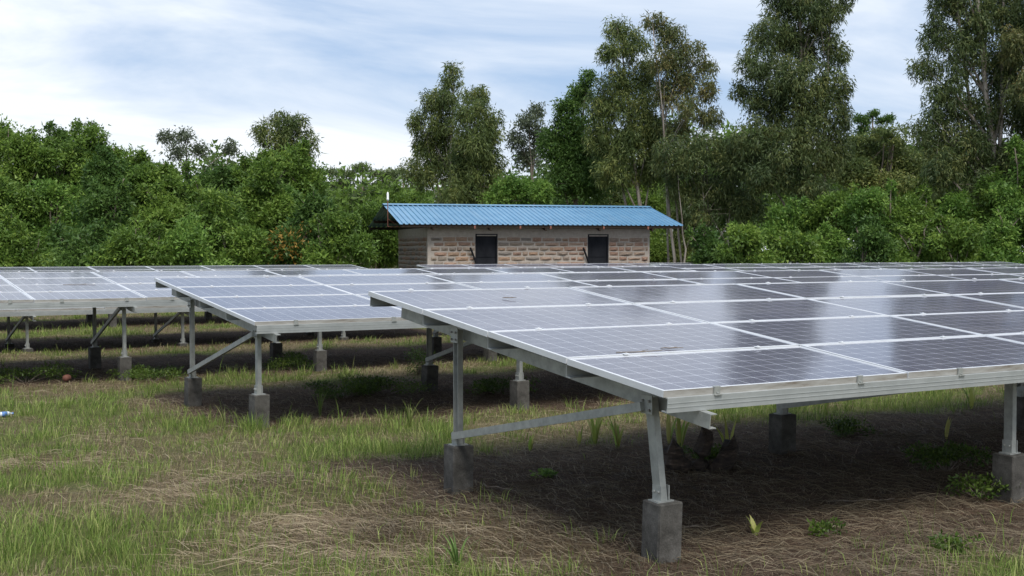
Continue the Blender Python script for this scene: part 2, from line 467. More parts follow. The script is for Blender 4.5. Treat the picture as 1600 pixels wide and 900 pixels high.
# ------------------------------------------------------------------ hut
def build_hut():
    d0 = 45.0
    c = at(668, 388, d0); c[2] = 0
    e1 = np.array([math.sin(R(105.4)), math.cos(R(105.4))]); ang = math.atan2(e1[1], e1[0])
    # length along e1 until the pixel column 1015
    lo, hi = 3.0, 15.0
    for _ in range(40):
        mid = (lo + hi) / 2
        q = np.array([c[0] + e1[0] * mid, c[1] + e1[1] * mid, CAM_Z]) - CAM
        u = 800 + FPX * (q @ RT) / (q @ FW)
        if u < 1015: lo = mid
        else: hi = mid
    LEN, DEP, g0 = lo, 5.5, -0.15
    WT = CAM_Z + 0.76                      # wall plate
    hut = empty('stone_hut', (c[0], c[1], g0), (0, 0, ang))
    tag(hut, 'stone block hut with blue corrugated roof behind the solar tables', 'hut')
    H = WT - g0
    cs = 0.178                             # course height
    top = H - 0.30                         # underside of the ring beam
    door_w, door_top = 0.74, CAM_Z + 0.50 - g0
    # door positions along the wall from the picture
    def along(u):
        a, b_ = -2.0, LEN + 2
        for _ in range(40):
            mm = (a + b_) / 2
            q = np.array([c[0] + e1[0] * mm, c[1] + e1[1] * mm, CAM_Z]) - CAM
            if 800 + FPX * (q @ RT) / (q @ FW) < u: a = mm
            else: b_ = mm
        return a
    doors = [(along(744), along(776)), (along(919.5), along(949.5))]
    wt = 0.2
    wall = MB()
    # front wall with two door openings
    xs = [0.0, doors[0][0], doors[0][1], doors[1][0], doors[1][1], LEN]
    for k in range(5):
        if k in (1, 3): wall.box((xs[k], 0, door_top), (xs[k + 1], wt, top))
        else: wall.box((xs[k], 0, 0), (xs[k + 1], wt, top))
    wall.box((0, wt, 0), (wt, DEP, top)); wall.box((LEN - wt, wt, 0), (LEN, DEP, top)); wall.box((wt, DEP - wt, 0), (LEN - wt, DEP, top))
    wo = wall.build('wall', M['mortar'], hut)
    rb = MB(); o_ = 0.012
    rb.box((-o_, -o_, top), (LEN + o_, wt, H)); rb.box((-o_, wt, top), (wt, DEP + o_, H)); rb.box((LEN - wt, wt, top), (LEN + o_, DEP + o_, H)); rb.box((wt, DEP - wt, top), (LEN - wt, DEP + o_, H))
    rb.build('ring_beam', M['mortar'], hut, bevel=0.01)
    # rock-faced stones, each a piece of its own
    protos = []
    for v in range(6):
        r_ = random.Random(v)
        nxs, nzs = 5, 4
        V = []; F = []
        for j in range(nzs):
            for i in range(nxs):
                x = i / (nxs - 1) - 0.5; z = j / (nzs - 1) - 0.5
                edge = i in (0, nxs - 1) or j in (0, nzs - 1)
                y = 0.0 if edge else -(0.55 + 0.45 * r_.random()) * (0.75 if (i in (1, nxs - 2)) else 1.0)
                V.append((x + (0 if edge else r_.uniform(-0.05, 0.05)) + (r_.uniform(-0.02, 0.02) if edge else 0), y, z + r_.uniform(-0.05, 0.05)))
        for j in range(nzs - 1):
            for i in range(nxs - 1):
                a = j * nxs + i
                F.append((a, a + 1, a + nxs + 1, a + nxs))
        pm = []
        for mm in ('stone', 'stone_red'):
            me_ = bpy.data.meshes.new('stone'); me_.from_pydata(V, [], F); me_.materials.append(M[mm]); me_.update()
            pm.append(me_)
        protos.append(pm)
    r_ = random.Random(5)
    rest = MB()
    def lay(x_end, face, limit):
        k = 0
        n_c = int((top - 0.02) / cs)
        for ci in range(n_c):
            z = top - 0.03 - cs * (ci + 0.5)
            x = 0.10 + (0.12 if ci % 2 else 0.0)
            while x < x_end - 0.18:
                ln = r_.uniform(0.22, 0.58)
                if x + ln > x_end - 0.06: ln = x_end - 0.06 - x
                ok = True
                if face == 'front':
                    for a, b_ in doors:
                        if x < b_ + 0.03 and x + ln > a - 0.03 and z - cs / 2 < door_top + 0.02:
                            if x < a - 0.18: ln = a - 0.03 - x
                            else:
                                ok = False; x = b_ + 0.03 + r_.uniform(0.0, 0.02)
                            break
                if not ok: continue
                if ln > 0.1:
                    w_ = ln - r_.uniform(0.025, 0.06); h_ = cs - r_.uniform(0.025, 0.09); dp = r_.uniform(0.03, 0.075); z += r_.uniform(-0.006, 0.006)
                    cx_ = x + ln / 2
                    reddish = face == 'front' and cx_ > LEN * 0.56 + r_.uniform(-0.5, 0.5)
                    if ci < limit:
                        pm = protos[r_.randrange(6)][1 if reddish else (1 if r_.random() < 0.2 else 0)]
                        if face == 'front': link('stone', pm, wo, (cx_, -0.002, z), (0, 0, 0), (w_, dp, h_))
                        else: link('stone', pm, wo, (-0.002, cx_, z), (0, 0, -math.pi / 2), (w_, dp, h_))
                        k += 1
                    else:
                        if face == 'front': rest.box((cx_ - w_ / 2, -dp * 0.6, z - h_ / 2), (cx_ + w_ / 2, 0.01, z + h_ / 2))
                        else: rest.box((-dp * 0.6, cx_ - w_ / 2, z - h_ / 2), (0.01, cx_ + w_ / 2, z + h_ / 2))
                x += ln
        return k
    lay(LEN, 'front', 9); lay(DEP, 'side', 8)
    tag(rest.build('lower_stones', M['stone'], wo, bevel=0.02), kind='stuff')
    # doors
    for a, b_ in doors:
        dm = MB(); dm.box((a + 0.004, 0.05, 0.02), (b_ - 0.004, 0.09, door_top - 0.004))
        do = dm.build('door', M['door'], hut)
        fm_ = MB()
        fm_.box((a - 0.03, -0.02, 0), (a + 0.02, 0.048, door_top)); fm_.box((b_ - 0.02, -0.02, 0), (b_ + 0.03, 0.048, door_top)); fm_.box((a - 0.03, -0.022, door_top), (b_ + 0.03, 0.046, door_top + 0.04))
        for zz_ in (0.55, 1.15, 1.75): fm_.box((a + 0.03, 0.03, zz_), (b_ - 0.03, 0.049, zz_ + 0.04))
        fm_.build('door_frame', M['door'], do)
        st = MB(); st.beam((a - 0.26, -0.16, door_top - 0.46), (a + 0.05, -0.03, door_top - 1.15), 0.05, 0.05)
        st.build('stay_bar', M['door'], do)
    # roof: two ribbed sheets, a ridge cap, fascias and timbers
    ovx0, ovx1, ovy = 1.12, 1.10, 0.62
    rise = 0.80; half = DEP / 2 + ovy
    ze, zr = H + 0.10, H + 0.10 + rise
    def sheet(side):
        mb = MB()
        pitch = 0.19
        xs_ = []; x = -ovx0
        while x < LEN + ovx1 - 0.01:
            for dx, h in ((0, 0), (0.105, 0), (0.125, 0.034), (0.165, 0.034)):
                xs_.append((min(x + dx, LEN + ovx1), h))
            x += pitch
        xs_.append((LEN + ovx1, 0))
        ymid = DEP / 2
        ye = -ovy if side < 0 else DEP + ovy
        n0 = len(mb.v)
        for (x_, h) in xs_:
            mb.v.append((x_, ye, ze + h)); mb.v.append((x_, ymid, zr + h))
        for k in range(len(xs_) - 1):
            q = (n0 + 2 * k, n0 + 2 * k + 2, n0 + 2 * k + 3, n0 + 2 * k + 1)
            mb.f.append(q if side < 0 else q[::-1]); mb.m.append(0)
        o = mb.build('roof_sheet', M['roof'], hut)
        sm = o.modifiers.new('thickness', 'SOLIDIFY'); sm.thickness = 0.006; sm.offset = -1
        return o
    sheet(-1); sheet(1)
    rc = MB()
    sl_ = rise / half
    for s_ in (-1, 1):
        y1 = DEP / 2 + s_ * 0.24
        n0 = len(rc.v)
        zr2 = zr + 0.052
        rc.v += [(-ovx0 - 0.01, DEP / 2, zr2), (LEN + ovx1 + 0.01, DEP / 2, zr2), (LEN + ovx1 + 0.01, y1, zr2 - 0.24 * sl_), (-ovx0 - 0.01, y1, zr2 - 0.24 * sl_)]
        rc.f.append((n0, n0 + 1, n0 + 2, n0 + 3) if s_ > 0 else (n0 + 3, n0 + 2, n0 + 1, n0)); rc.m.append(0)
    ro = rc.build('ridge_cap', M['roof'], hut)
    sm = ro.modifiers.new('thickness', 'SOLIDIFY'); sm.thickness = 0.006
    # timbers
    for y_ in (-ovy + 0.10, 0.5, DEP / 2 - 0.12, DEP / 2 + 0.12, DEP - 0.5, DEP + ovy - 0.10):
        tt = 1 - abs(y_ - DEP / 2) / half
        tm = MB(); tm.box((-ovx0 + 0.04, y_ - 0.04, ze + rise * tt - 0.125), (LEN + ovx1 - 0.04, y_ + 0.04, ze + rise * tt - 0.02))
        tm.build('roof_purlin', M['timber'], hut)
    x = 0.1
    while x < LEN:
        for s_ in (-1, 1):
            tm = MB(); tm.beam((x, DEP / 2 + s_ * 0.03, zr - 0.175), (x, DEP / 2 + s_ * (half - 0.06), ze - 0.165), 0.06, 0.10)
            tm.build('rafter', M['timber'], hut)
        x += (LEN - 0.2) / 4
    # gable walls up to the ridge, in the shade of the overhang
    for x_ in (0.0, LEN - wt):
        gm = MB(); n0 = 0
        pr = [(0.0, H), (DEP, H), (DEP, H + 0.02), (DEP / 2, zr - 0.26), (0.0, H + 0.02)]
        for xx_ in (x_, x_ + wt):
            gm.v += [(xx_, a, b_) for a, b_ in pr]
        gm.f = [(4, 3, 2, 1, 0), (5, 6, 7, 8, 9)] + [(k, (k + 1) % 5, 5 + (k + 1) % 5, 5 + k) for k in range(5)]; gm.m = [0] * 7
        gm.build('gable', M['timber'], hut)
    for x_ in (1.6, 3.3, LEN * 0.52, LEN * 0.76, LEN - 0.3):
        bk = MB(); bk.box((x_ - 0.03, -ovy + 0.02, ze - 0.14), (x_ + 0.03, -ovy + 0.058, ze - 0.03)); bk.build('bracket', M['rust'], hut)
    # lightning mast on the left gable: bracket, pole and white insulator
    ma = MB(); px_, py_ = -ovx0 - 0.03, DEP / 2 - 0.35 * half
    zb = ze - 0.05
    ma.tube([(px_, py_, zb), (px_, py_, zr + 0.14)], 0.016, 6); ma.tube([(px_, py_, zb), (0.02, py_, zb)], 0.016, 6); ma.tube([(px_, py_, zb + 0.30), (px_ + 0.40, py_, zb)], 0.012, 6)
    mo = ma.build('mast', M['rust'], hut)
    ins = MB(); z_ = zr + 0.13
    ins.tube([(px_, py_, z_ - 0.02), (px_, py_, z_ + 0.04), (px_, py_, z_ + 0.06), (px_, py_, z_ + 0.2), (px_, py_, z_ + 0.26), (px_, py_, z_ + 0.30)], [0.03, 0.05, 0.035, 0.045, 0.03, 0.012], 8)
    ins.build('insulator', M['white_paint'], mo, smooth=True)
build_hut()

# ------------------------------------------------------------------ solar tables
_pm = {}
def panel_meshes(Lx, P, cells):
    key = (round(Lx, 3), round(P, 3), cells)
    if key in _pm: return _pm[key]
    w_, h_ = Lx - 0.012, P - 0.014; lip = 0.020; dz = 0.040
    fr = MB()
    x0, x1, y0, y1 = (Lx - w_) / 2, (Lx + w_) / 2, (P - h_) / 2, (P + h_) / 2
    fr.box((x0, y0 + lip, -dz), (x0 + lip, y1 - lip, 0.0)); fr.box((x1 - lip, y0 + lip, -dz), (x1, y1 - lip, 0.0))
    fr.box((x0, y1 - lip, -dz), (x1, y1, 0.0)); fr.box((x0, y0, -dz), (x1, y0 + lip, 0.0), 1)
    frame = fr.mesh('frame', [M['frame'], M['frame_dirty']])
    # only the front face of the low edge is weathered
    for p_ in frame.polygons:
        if p_.material_index == 1 and p_.normal.y > -0.9: p_.material_index = 0
    fr2 = bpy.data.meshes.new('frame')
    clean = frame.copy(); clean.polygons.foreach_set('material_index', [0] * len(clean.polygons))
    lam = MB(); a = 0.0005
    lam.box((x0 + lip + a, y0 + lip + a, -0.012), (x1 - lip - a, y1 - lip - a, -0.004))
    sheet = lam.mesh('solar_panel', [M['sheet']])
    # cell grid
    nc, nr = cells
    mx_, my_ = 0.012, 0.012
    gx0, gx1, gy0, gy1 = x0 + lip + mx_, x1 - lip - mx_, y0 + lip + my_, y1 - lip - my_
    cw, ch = (gx1 - gx0) / nc, (gy1 - gy0) / nr; g = 0.0035
    quads = [(gx0 + i * cw + g, gx0 + (i + 1) * cw - g, gy0 + j * ch + g, gy0 + (j + 1) * ch - g) for j in range(nr) for i in range(nc)]
    cm = MB(); c_ = 0.006
    qx, qy = cw - 2 * g, ch - 2 * g
    cm.v = [(c_, 0, 0), (qx - c_, 0, 0), (qx, c_, 0), (qx, qy - c_, 0), (qx - c_, qy, 0), (c_, qy, 0), (0, qy - c_, 0), (0, c_, 0)]
    cm.f = [tuple(range(8))]; cm.m = [0]
    cell = cm.mesh('cell', M['cell'])
    _pm[key] = (frame, clean, sheet, quads, cell)
    return _pm[key]

# shared small parts
cb = MB(); cb.box((-0.022, -0.017, 0.0005), (0.022, 0.017, 0.005)); cb.box((-0.007, -0.007, 0.005), (0.007, 0.007, 0.010))
CLAMP = cb.mesh('clamp', M['frame'], bevel=0.0015)
ce = MB(); ce.box((-0.028, -0.030, -0.046), (0.028, -0.0015, -0.0405)); ce.box((-0.022, -0.012, -0.0405), (0.022, -0.0015, 0.004)); ce.box((-0.022, -0.0015, 0.0005), (0.022, 0.012, 0.004)); ce.box((-0.009, -0.026, -0.0405), (0.009, -0.013, -0.030))
ENDCLAMP = ce.mesh('end_clamp', M['steel'])
bm_ = MB(); bm_.tube([(-0.011, 0, 0), (0, 0, 0)], 0.009, 6); BOLT = bm_.mesh('bolt', M['bolt'])
FOOTS = []
for s_ in range(4):
    r_ = random.Random(40 + s_); mb = MB(); hw = 0.09
    mb.box((-hw, -hw, -0.45), (hw, hw, 0.36))
    me_ = mb.mesh('footing', M['concrete'], bevel=0.008)
    for v_ in me_.vertices: v_.co += Vector((r_.uniform(-.004, .004), r_.uniform(-.004, .004), r_.uniform(-.004, .004)))
    FOOTS.append(me_)

def table(key, label, legs_x, foot_y=(0.40, 2.83), single_cells=(), clamps=True, footing_h=0.36, leg_lean=None, group='rows of solar tables'):
    d = T[key]
    ox, oy, oz = d['o']; tilt = R(d['tilt']); Lx, P = d['L'], d['P']; turn = R(d.get('turn', 0.0))
    c0, c1 = d['c0'], d['c1']
    root = empty('solar_table', (ox, oy, 0), (0, 0, turn))
    tag(root, label, 'solar table', group)
    ct, st = math.cos(tilt), math.sin(tilt)
    def S(x, s, n):   # table coordinates: along row, up the slope, above the glass -> local to root
        return (x, s * ct - n * st, oz + s * st + n * ct)
    rot = (tilt, 0, 0)
    frame, clean, sheet, quads, cell = panel_meshes(Lx, P, d['cells'])
    V = []; cnt = []; idx_ = []
    rj = random.Random(hash(key) & 255 if False else sum(map(ord, key)))
    for i in range(c0, c1):
        for j in range(4):
            jit = rj.uniform(-0.003, 0.003); rr = (tilt + rj.uniform(-0.0022, 0.0022), rj.uniform(-0.0012, 0.0012), 0)
            po = link('solar_panel', sheet, root, S(i * Lx, j * P, jit), rr)
            link('frame', frame if j == 0 else clean, po)
            if (i, j) in single_cells:
                for (xa, xb, ya, yb) in quads:
                    link('cell', cell, po, (xa, ya, -0.0038))
            else:
                E_ = Matrix.Translation(S(i * Lx, j * P, jit)) @ Matrix.Rotation(rr[0], 4, 'X') @ Matrix.Rotation(rr[1], 4, 'Y')
                c_ = 0.006
                for (xa, xb, ya, yb) in quads:
                    n0 = len(V)
                    for x_, y_ in ((xa, ya), (xb, ya), (xb, yb), (xa, yb)):
                        V.append(tuple(E_ @ Vector((x_, y_, -0.0038))))
                    cnt.append(4); idx_ += range(n0, n0 + 4)
    cg = link('solar_cells', poly_mesh('solar_cells', np.array(V), np.array(cnt), np.array(idx_), M['cell']), root)
    tag(cg, kind='stuff')
    X0, X1 = c0 * Lx, c1 * Lx
    # purlins across the row, under each joint
    for j in range(5):
        s_ = (j * P) if 0 < j < 4 else (0.012 if j == 0 else 4 * P - 0.035)
        mb = MB()
        a, b_ = Vector(S(X0 + 0.025, s_, -0.0405 - 0.045)), Vector(S(X1 - 0.025, s_, -0.0405 - 0.045))
        nrm = (0, -st, ct)
        mb.channel(a, b_, 0.052, 0.088, 0.005, up=nrm, open_sign=-1 if j == 0 else 1)
        if j == 0:    # shallow rolled lines along the face of the front rail
            for dn in (0.012, -0.014):
                p0, p1 = Vector(S(X0 + 0.026, s_ - 0.0265, -0.0855 + dn)), Vector(S(X1 - 0.026, s_ - 0.0265, -0.0855 + dn))
                mb.beam(p0, p1, 0.003, 0.004, up=nrm)
        mb.build('front_rail' if j == 0 else 'purlin', M['purlin'], root)
    if clamps:
        for i in range(c0, c1):
            for fx in (0.22, 0.78):
                x_ = (i + fx) * Lx
                for j in range(1, 5):
                    link('clamp', CLAMP, root, S(x_ + rj.uniform(-.05, .05), j * P - (0.004 if j == 4 else 0), 0.003), rot)
                link('end_clamp', ENDCLAMP, root, S(x_ + rj.uniform(-.08, .08), 0.0055, 0.0015), rot)
    # trestles
    for k, lx in enumerate(legs_x):
        rn = -0.0405 - 0.090 - 0.045
        ra = MB(); ra.channel(S(lx + 0.075, -0.11, rn), S(lx + 0.075, 4 * P - 0.12, rn), 0.05, 0.088, 0.005, up=(0, -st, ct), open_sign=1)
        ra.build('rafter', M['steel'], root)
        wx, wy = ox + lx, oy
        lean = (leg_lean or {}).get(k, (0, 0))
        gpos = []
        for q, fy in enumerate(foot_y):
            zg = float(gz(ox + lx, oy + fy))
            fx_ = lx - (lean[0] if q == 0 else 0.0); fy_ = fy - (lean[1] if q == 0 else 0)
            link('footing', FOOTS[(k * 2 + q) % 4], root, (fx_, fy_, zg + footing_h - 0.36), (rj.uniform(-.02, .02), rj.uniform(-.02, .02), rj.uniform(-.06, .06) - turn))
            zt = zg + footing_h
            topn = S(lx, fy / ct, rn + 0.04)
            lg = MB(); lg.channel((fx_, fy_, zt - 0.01), (lx, fy, topn[2]), 0.045, 0.075, 0.006, up=(0, 1, 0), open_sign=1 if q else -1)
            lo_ = lg.build('front_leg' if q == 0 else 'back_leg', M['steel'], root)
            sh = MB(); sh.box((fx_ - 0.062, fy_ - 0.05, zt - 0.002), (fx_ + 0.062, fy_ + 0.05, zt + 0.008)); sh.box((fx_ - 0.034, fy_ - 0.042, zt + 0.008), (fx_ - 0.026, fy_ + 0.042, zt + 0.10)); sh.box((fx_ + 0.026, fy_ - 0.042, zt + 0.008), (fx_ + 0.034, fy_ + 0.042, zt + 0.10))
            for by in (-0.022, 0.022): sh.tube([(fx_ - 0.046, fy_ + by, zt + 0.06), (fx_ - 0.033, fy_ + by, zt + 0.06)], 0.009, 6)
            sh.build('base_shoe', M['steel'], lo_)
            gp_ = MB(); gp_.box((lx - 0.036, fy - 0.055, topn[2] - 0.10), (lx - 0.028, fy + 0.055, topn[2] + 0.015))
            gp_.build('gusset_plate', M['steel'], lo_)
            for by, bz in ((-0.032, -0.02), (0.032, -0.02), (-0.032, -0.075), (0.032, -0.075)):
                link('bolt', BOLT, lo_, (lx - 0.036, fy + by, topn[2] + bz))
            gpos.append((fx_, fy_, zt, topn[2]))
        f_, b_ = gpos
        br = MB(); br.beam((lx - 0.052, foot_y[1] - 0.01, b_[2] + 0.075), (lx - 0.052, foot_y[0] + 0.02, f_[3] - 0.055), 0.03, 0.055)
        br.build('brace', M['steel'], root)
    return root

legs = lambda a, n, s: [a + s * k for k in range(n)]
table('near', 'nearest solar table, its low grey rail crossing the right foreground', legs(0.22, 5, 3.4), single_cells={(0, 0), (1, 0), (0, 1), (1, 1)}, leg_lean={0: (-0.055, 0.03)})
table('second', 'second solar table from the front, its left corner over the grass at centre left', legs(0.16, 6, 3.35), foot_y=(0.33, 2.75))
table('third', 'third solar table back, reflecting pale sky along the left edge', [-4.6, -1.5, 1.35, 4.5, 7.7, 10.9], foot_y=(0.38, 2.55))
table('low', 'low solar table hidden behind the third, only rail and thin legs showing beneath', [-3.2, 0.25, 3.3, 6.9], foot_y=(0.3, 2.3), clamps=False, footing_h=0.06)
table('right', 'dark solar table at back right whose pale left edge meets the hut', legs(0.5, 5, 3.4))
table('back_left', 'farthest solar table on the left, a thin dark strip before the thicket', [-18.2, -14.9, -11.6, -8.3, -5.0, -1.7], clamps=False)
table('back_right', 'farthest solar table right below the hut doors', legs(0.6, 5, 3.5), clamps=False)

# ------------------------------------------------------------------ trees
def leaf_cloud(C, Rr, n, length, width, droop, tints, r_, shell=0.35, fill=None, fill_share=0.3, tri=True):
    """n leaves spread round clump centres C (k,3) with radii Rr (k,3)"""
    k = len(C)
    wgt = (Rr[:, 0] * Rr[:, 2])
    if fill is not None:
        wgt = np.where(fill, wgt * fill_share / wgt[fill].sum(), wgt * (1 - fill_share) / wgt[~fill].sum())
    wgt = wgt / wgt.sum()
    ci = r_.choice(k, n, p=wgt)
    dv = r_.normal(size=(n, 3)); dv /= np.linalg.norm(dv, axis=1)[:, None]
    sh_ = np.where(fill[ci], 0.15, shell) if fill is not None else shell
    rad = sh_ + (1 - sh_) * r_.random(n) ** 0.6
    loose = r_.random(n) < 0.16
    rad = np.where(loose, rad * 1.22, rad)
    P_ = C[ci] + dv * Rr[ci] * rad[:, None]
    # leaf axis: outward and random, pulled down by droop
    ax = dv * 0.6 + r_.normal(size=(n, 3)) * 0.55; ax[:, 2] -= droop
    ax /= np.linalg.norm(ax, axis=1)[:, None]
    sd_ = np.cross(ax, r_.normal(size=(n, 3)) + np.array([0, 0, 0.8]) * (droop < 0.5)); sd_ /= (np.linalg.norm(sd_, axis=1)[:, None] + 1e-9)
    ln = length * r_.uniform(0.6, 1.35, n)[:, None]; wd = width * r_.uniform(0.7, 1.3, n)[:, None]
    nn = np.cross(ax, sd_)
    nv = 3 if tri else 4
    V = np.empty((n, nv, 3))
    if tri:
        V[:, 0] = P_ + sd_ * wd * 0.5 + nn * wd * 0.1; V[:, 1] = P_ - sd_ * wd * 0.5; V[:, 2] = P_ + ax * ln
    else:
        V[:, 0] = P_; V[:, 1] = P_ + ax * ln * 0.45 + sd_ * wd * 0.5 + nn * wd * 0.12; V[:, 2] = P_ + ax * ln; V[:, 3] = P_ + ax * ln * 0.45 - sd_ * wd * 0.5 + nn * wd * 0.12
    tints = np.array(tints) * np.array([1.72, 1.74, 1.58])
    ct_ = r_.random(k)                                   # each clump has its own leaf age
    tt = np.clip(ct_[ci] * 0.65 + r_.random(n) * 0.35 + r_.normal(size=n) * 0.08, 0, 0.999) * (len(tints) - 1)
    i0 = tt.astype(int); fr_ = (tt - i0)[:, None]
    col = tints[i0] * (1 - fr_) + tints[i0 + 1] * fr_
    col = col * r_.uniform(0.8, 1.2, n)[:, None]
    return V.reshape(-1, 3), np.repeat(col, nv, 0)
def leaf_mesh(name, V, col, material, k=3):
    n = len(V) // k
    return poly_mesh(name, V, np.full(n, k), np.arange(n * k), material, col)

GREEN = [(0.034, 0.062, 0.014), (0.060, 0.104, 0.020), (0.092, 0.144, 0.026), (0.140, 0.190, 0.038)]
DEEP = [(0.022, 0.048, 0.013), (0.038, 0.074, 0.018), (0.058, 0.102, 0.024), (0.086, 0.134, 0.03)]
OLIVE = [(0.032, 0.050, 0.018), (0.054, 0.076, 0.026), (0.090, 0.112, 0.036), (0.150, 0.152, 0.048)]
BROWNISH = [(0.036, 0.052, 0.022), (0.062, 0.078, 0.030), (0.098, 0.100, 0.038), (0.150, 0.115, 0.052)]
GREY = [(0.045, 0.060, 0.040), (0.070, 0.085, 0.055), (0.100, 0.115, 0.080)]
BRIGHT = [(0.038, 0.078, 0.016), (0.062, 0.118, 0.024), (0.095, 0.158, 0.032), (0.135, 0.195, 0.042)]
DARKEUC = [(0.026, 0.042, 0.018), (0.044, 0.064, 0.026), (0.072, 0.092, 0.034), (0.125, 0.128, 0.046)]
HAZY_ACACIA = [(0.070, 0.090, 0.042), (0.092, 0.116, 0.054), (0.12, 0.146, 0.068)]  # pale acacia green, with distance haze put into the leaf colour
N_LEAF = 0
def tree(name, label, cat, d, blobs, tints, leaf=(0.145, 0.075), droop=0.2, dens=1.0, bark='bark', trunk_u=None, trunk_r=0.14, stems=1, seed=0, group=None, sub=0.42, limbs=True, squash=1.0, flowers=None):
    """blobs: (u, v, ru, rv) crown masses as seen from the field, standing at distance d"""
    global N_LEAF
    r_ = np.random.default_rng(1000 + seed)
    s = d / FPX
    uc = trunk_u if trunk_u is not None else float(np.mean([b_[0] for b_ in blobs]))
    base = at(uc, 388, d); base[2] = -0.15
    root = empty(name, tuple(base)); tag(root, label, cat, group)
    CC, RR, ND = [], [], 0.0
    FL = []
    hang = droop > 0.5
    if hang: sub = sub * 0.72
    tops = []
    for (u, v, ru, rv) in blobs:
        off = r_.uniform(-0.5, 0.5) * ru * s
        c_ = at(u, v, d + off) - base
        Rb = np.array([ru * s, ru * s * 0.85, rv * s])
        tops.append((c_, Rb))
        k = max(7, int((16 if hang else 11) + (20 if hang else 13) * (ru * rv * s * s) ** 0.5))
        dv = r_.normal(size=(k, 3)); dv /= np.linalg.norm(dv, axis=1)[:, None]
        rr = r_.random(k) ** 0.42
        cc = c_ + dv * Rb * (rr * (1 - sub * 0.72))[:, None]
        base_r = min(Rb[0], Rb[2])
        sr = base_r * sub * r_.uniform(0.5, 1.2, k)
        CC.append(cc); RR.append(np.stack([sr * 1.1, sr * 1.1, sr * (1.35 if hang else 0.85) * squash], 1)); FL += [False] * k
        CC.append(c_[None]); RR.append((Rb * 0.92)[None]); FL.append(True)
        ND += math.pi * Rb[0] * Rb[2]
    CC = np.concatenate(CC); RR = np.concatenate(RR)
    low = CC[:, 2] - RR[:, 2] < 0.1
    CC[low, 2] = RR[low, 2] + 0.1
    n = int(dens * (2.2 if hang else 3.0) * ND / (0.26 * leaf[0] * leaf[1]))
    V, col = leaf_cloud(CC, RR, n, leaf[0], leaf[1], droop, tints, r_, fill=np.array(FL), fill_share=0.07 if hang else 0.24)
    if flowers is not None:
        fu, fv, fr_, fcol = flowers
        fc = at(fu, fv, d) - base
        cen = V.reshape(-1, 3, 3)[:, 0]
        dd = np.hypot((cen - fc) @ RT, (cen - fc)[:, 2]) / (fr_ * s)
        pick = (dd < 1) & (r_.random(len(cen)) < 0.38 * (1 - dd))
        col.reshape(-1, 3, 3)[pick] = np.array(fcol)
    N_LEAF += n
    link('crown', leaf_mesh('crown', V, col, M['leaf']), root)
    # trunk with limbs reaching into the crown masses
    mb = MB()
    topz = max(c_[2] + Rb[2] * 0.5 for c_, Rb in tops)
    rnd = random.Random(seed)
    for q in range(stems):
        ox_ = 0 if stems == 1 else rnd.uniform(-0.5, 0.5) * stems * 0.45
        oy_ = 0 if stems == 1 else rnd.uniform(-0.6, 0.6)
        hh = topz * (1.0 if q == 0 else rnd.uniform(0.7, 0.95))
        tgt = max(tops, key=lambda tb: tb[0][2])[0] if q == 0 else tops[rnd.randrange(len(tops))][0]
        pts = []; rad = []
        for k in range(9):
            f_ = k / 8
            bx = (1 - f_ ** 1.4) * ox_ + f_ ** 1.4 * tgt[0]; by = (1 - f_ ** 1.4) * oy_ + f_ ** 1.4 * tgt[1]
            pts.append((bx + rnd.uniform(-.08, .08) * (k > 0), by + rnd.uniform(-.08, .08) * (k > 0), hh * f_)); rad.append(trunk_r * (1 - 0.82 * f_) * (1 if q == 0 else 0.75))
        mb.tube(pts, rad, 7)
        if limbs:
            for c_, Rb in tops:
                if q and rnd.random() < 0.5: continue
                zc = c_[2]
                k0 = min(7, max(1, int(8 * max(0.12, (zc - 0.6 * math.hypot(c_[0] - tgt[0], c_[1] - tgt[1]) - Rb[2]) / hh))))
                p0 = Vector(pts[k0]); p1 = Vector(c_); mid = p0.lerp(p1, 0.55) + Vector((0, 0, 0.08 * (p1 - p0).length))
                r0 = rad[k0] * 0.6
                mb.tube([p0, mid, p1], [r0, r0 * 0.65, r0 * 0.25], 5)
                for e in range(5):
                    j = rnd.randrange(len(CC)); pe = Vector(CC[j])
                    if (pe - p1).length < 1.8 * Rb[0]: mb.tube([mid.lerp(p1, rnd.random()), pe], [r0 * 0.3, r0 * 0.1], 4)
    mb.build('trunk', M[bark], root, smooth=True)
    return root

ORD = ['leftmost', 'second from left', 'third from left', 'fourth from left', 'fifth from left', 'sixth from left', 'seventh from left', 'eighth from left', 'ninth from left', 'tenth from left']
def bush_row(specs, d, what, layer, tints, seed, leaf=(0.145, 0.078), dens=1.0, group=None, cat='bush', name='bush', flowers=None):
    r_ = random.Random(seed)
    for k, (u, vt, hw) in enumerate(specs):
        # a mound: a broad body and shoulders up to the top vt
        H_ = 470 - vt
        bl = [(u + r_.uniform(-6, 6), vt + hw * 0.55, hw * 0.62, hw * 0.55)]
        for q in range(5):
            bl.append((u + r_.uniform(-0.62, 0.62) * hw, vt + hw * r_.uniform(0.65, 1.7), hw * r_.uniform(0.38, 0.6), hw * r_.uniform(0.35, 0.55)))
        bl.append((u, vt + hw * 1.9, hw * 0.85, hw * 0.7))
        # upright sprigs that break the outline
        for q in range(3):
            bl.append((u + r_.uniform(-0.6, 0.6) * hw, vt + hw * r_.uniform(0.02, 0.35), hw * 0.16, hw * r_.uniform(0.18, 0.30)))
        dd = d + r_.uniform(-1.5, 1.5)
        tree(name, what.format(ORD[k] if k < len(ORD) else 'last'), cat, dd, bl, tints[k % len(tints)], leaf, 0.15, dens, 'bark', u, 0.09, 2, seed * 50 + k, group or layer, flowers=(flowers if flowers and abs(u - flowers[0]) < hw else None))

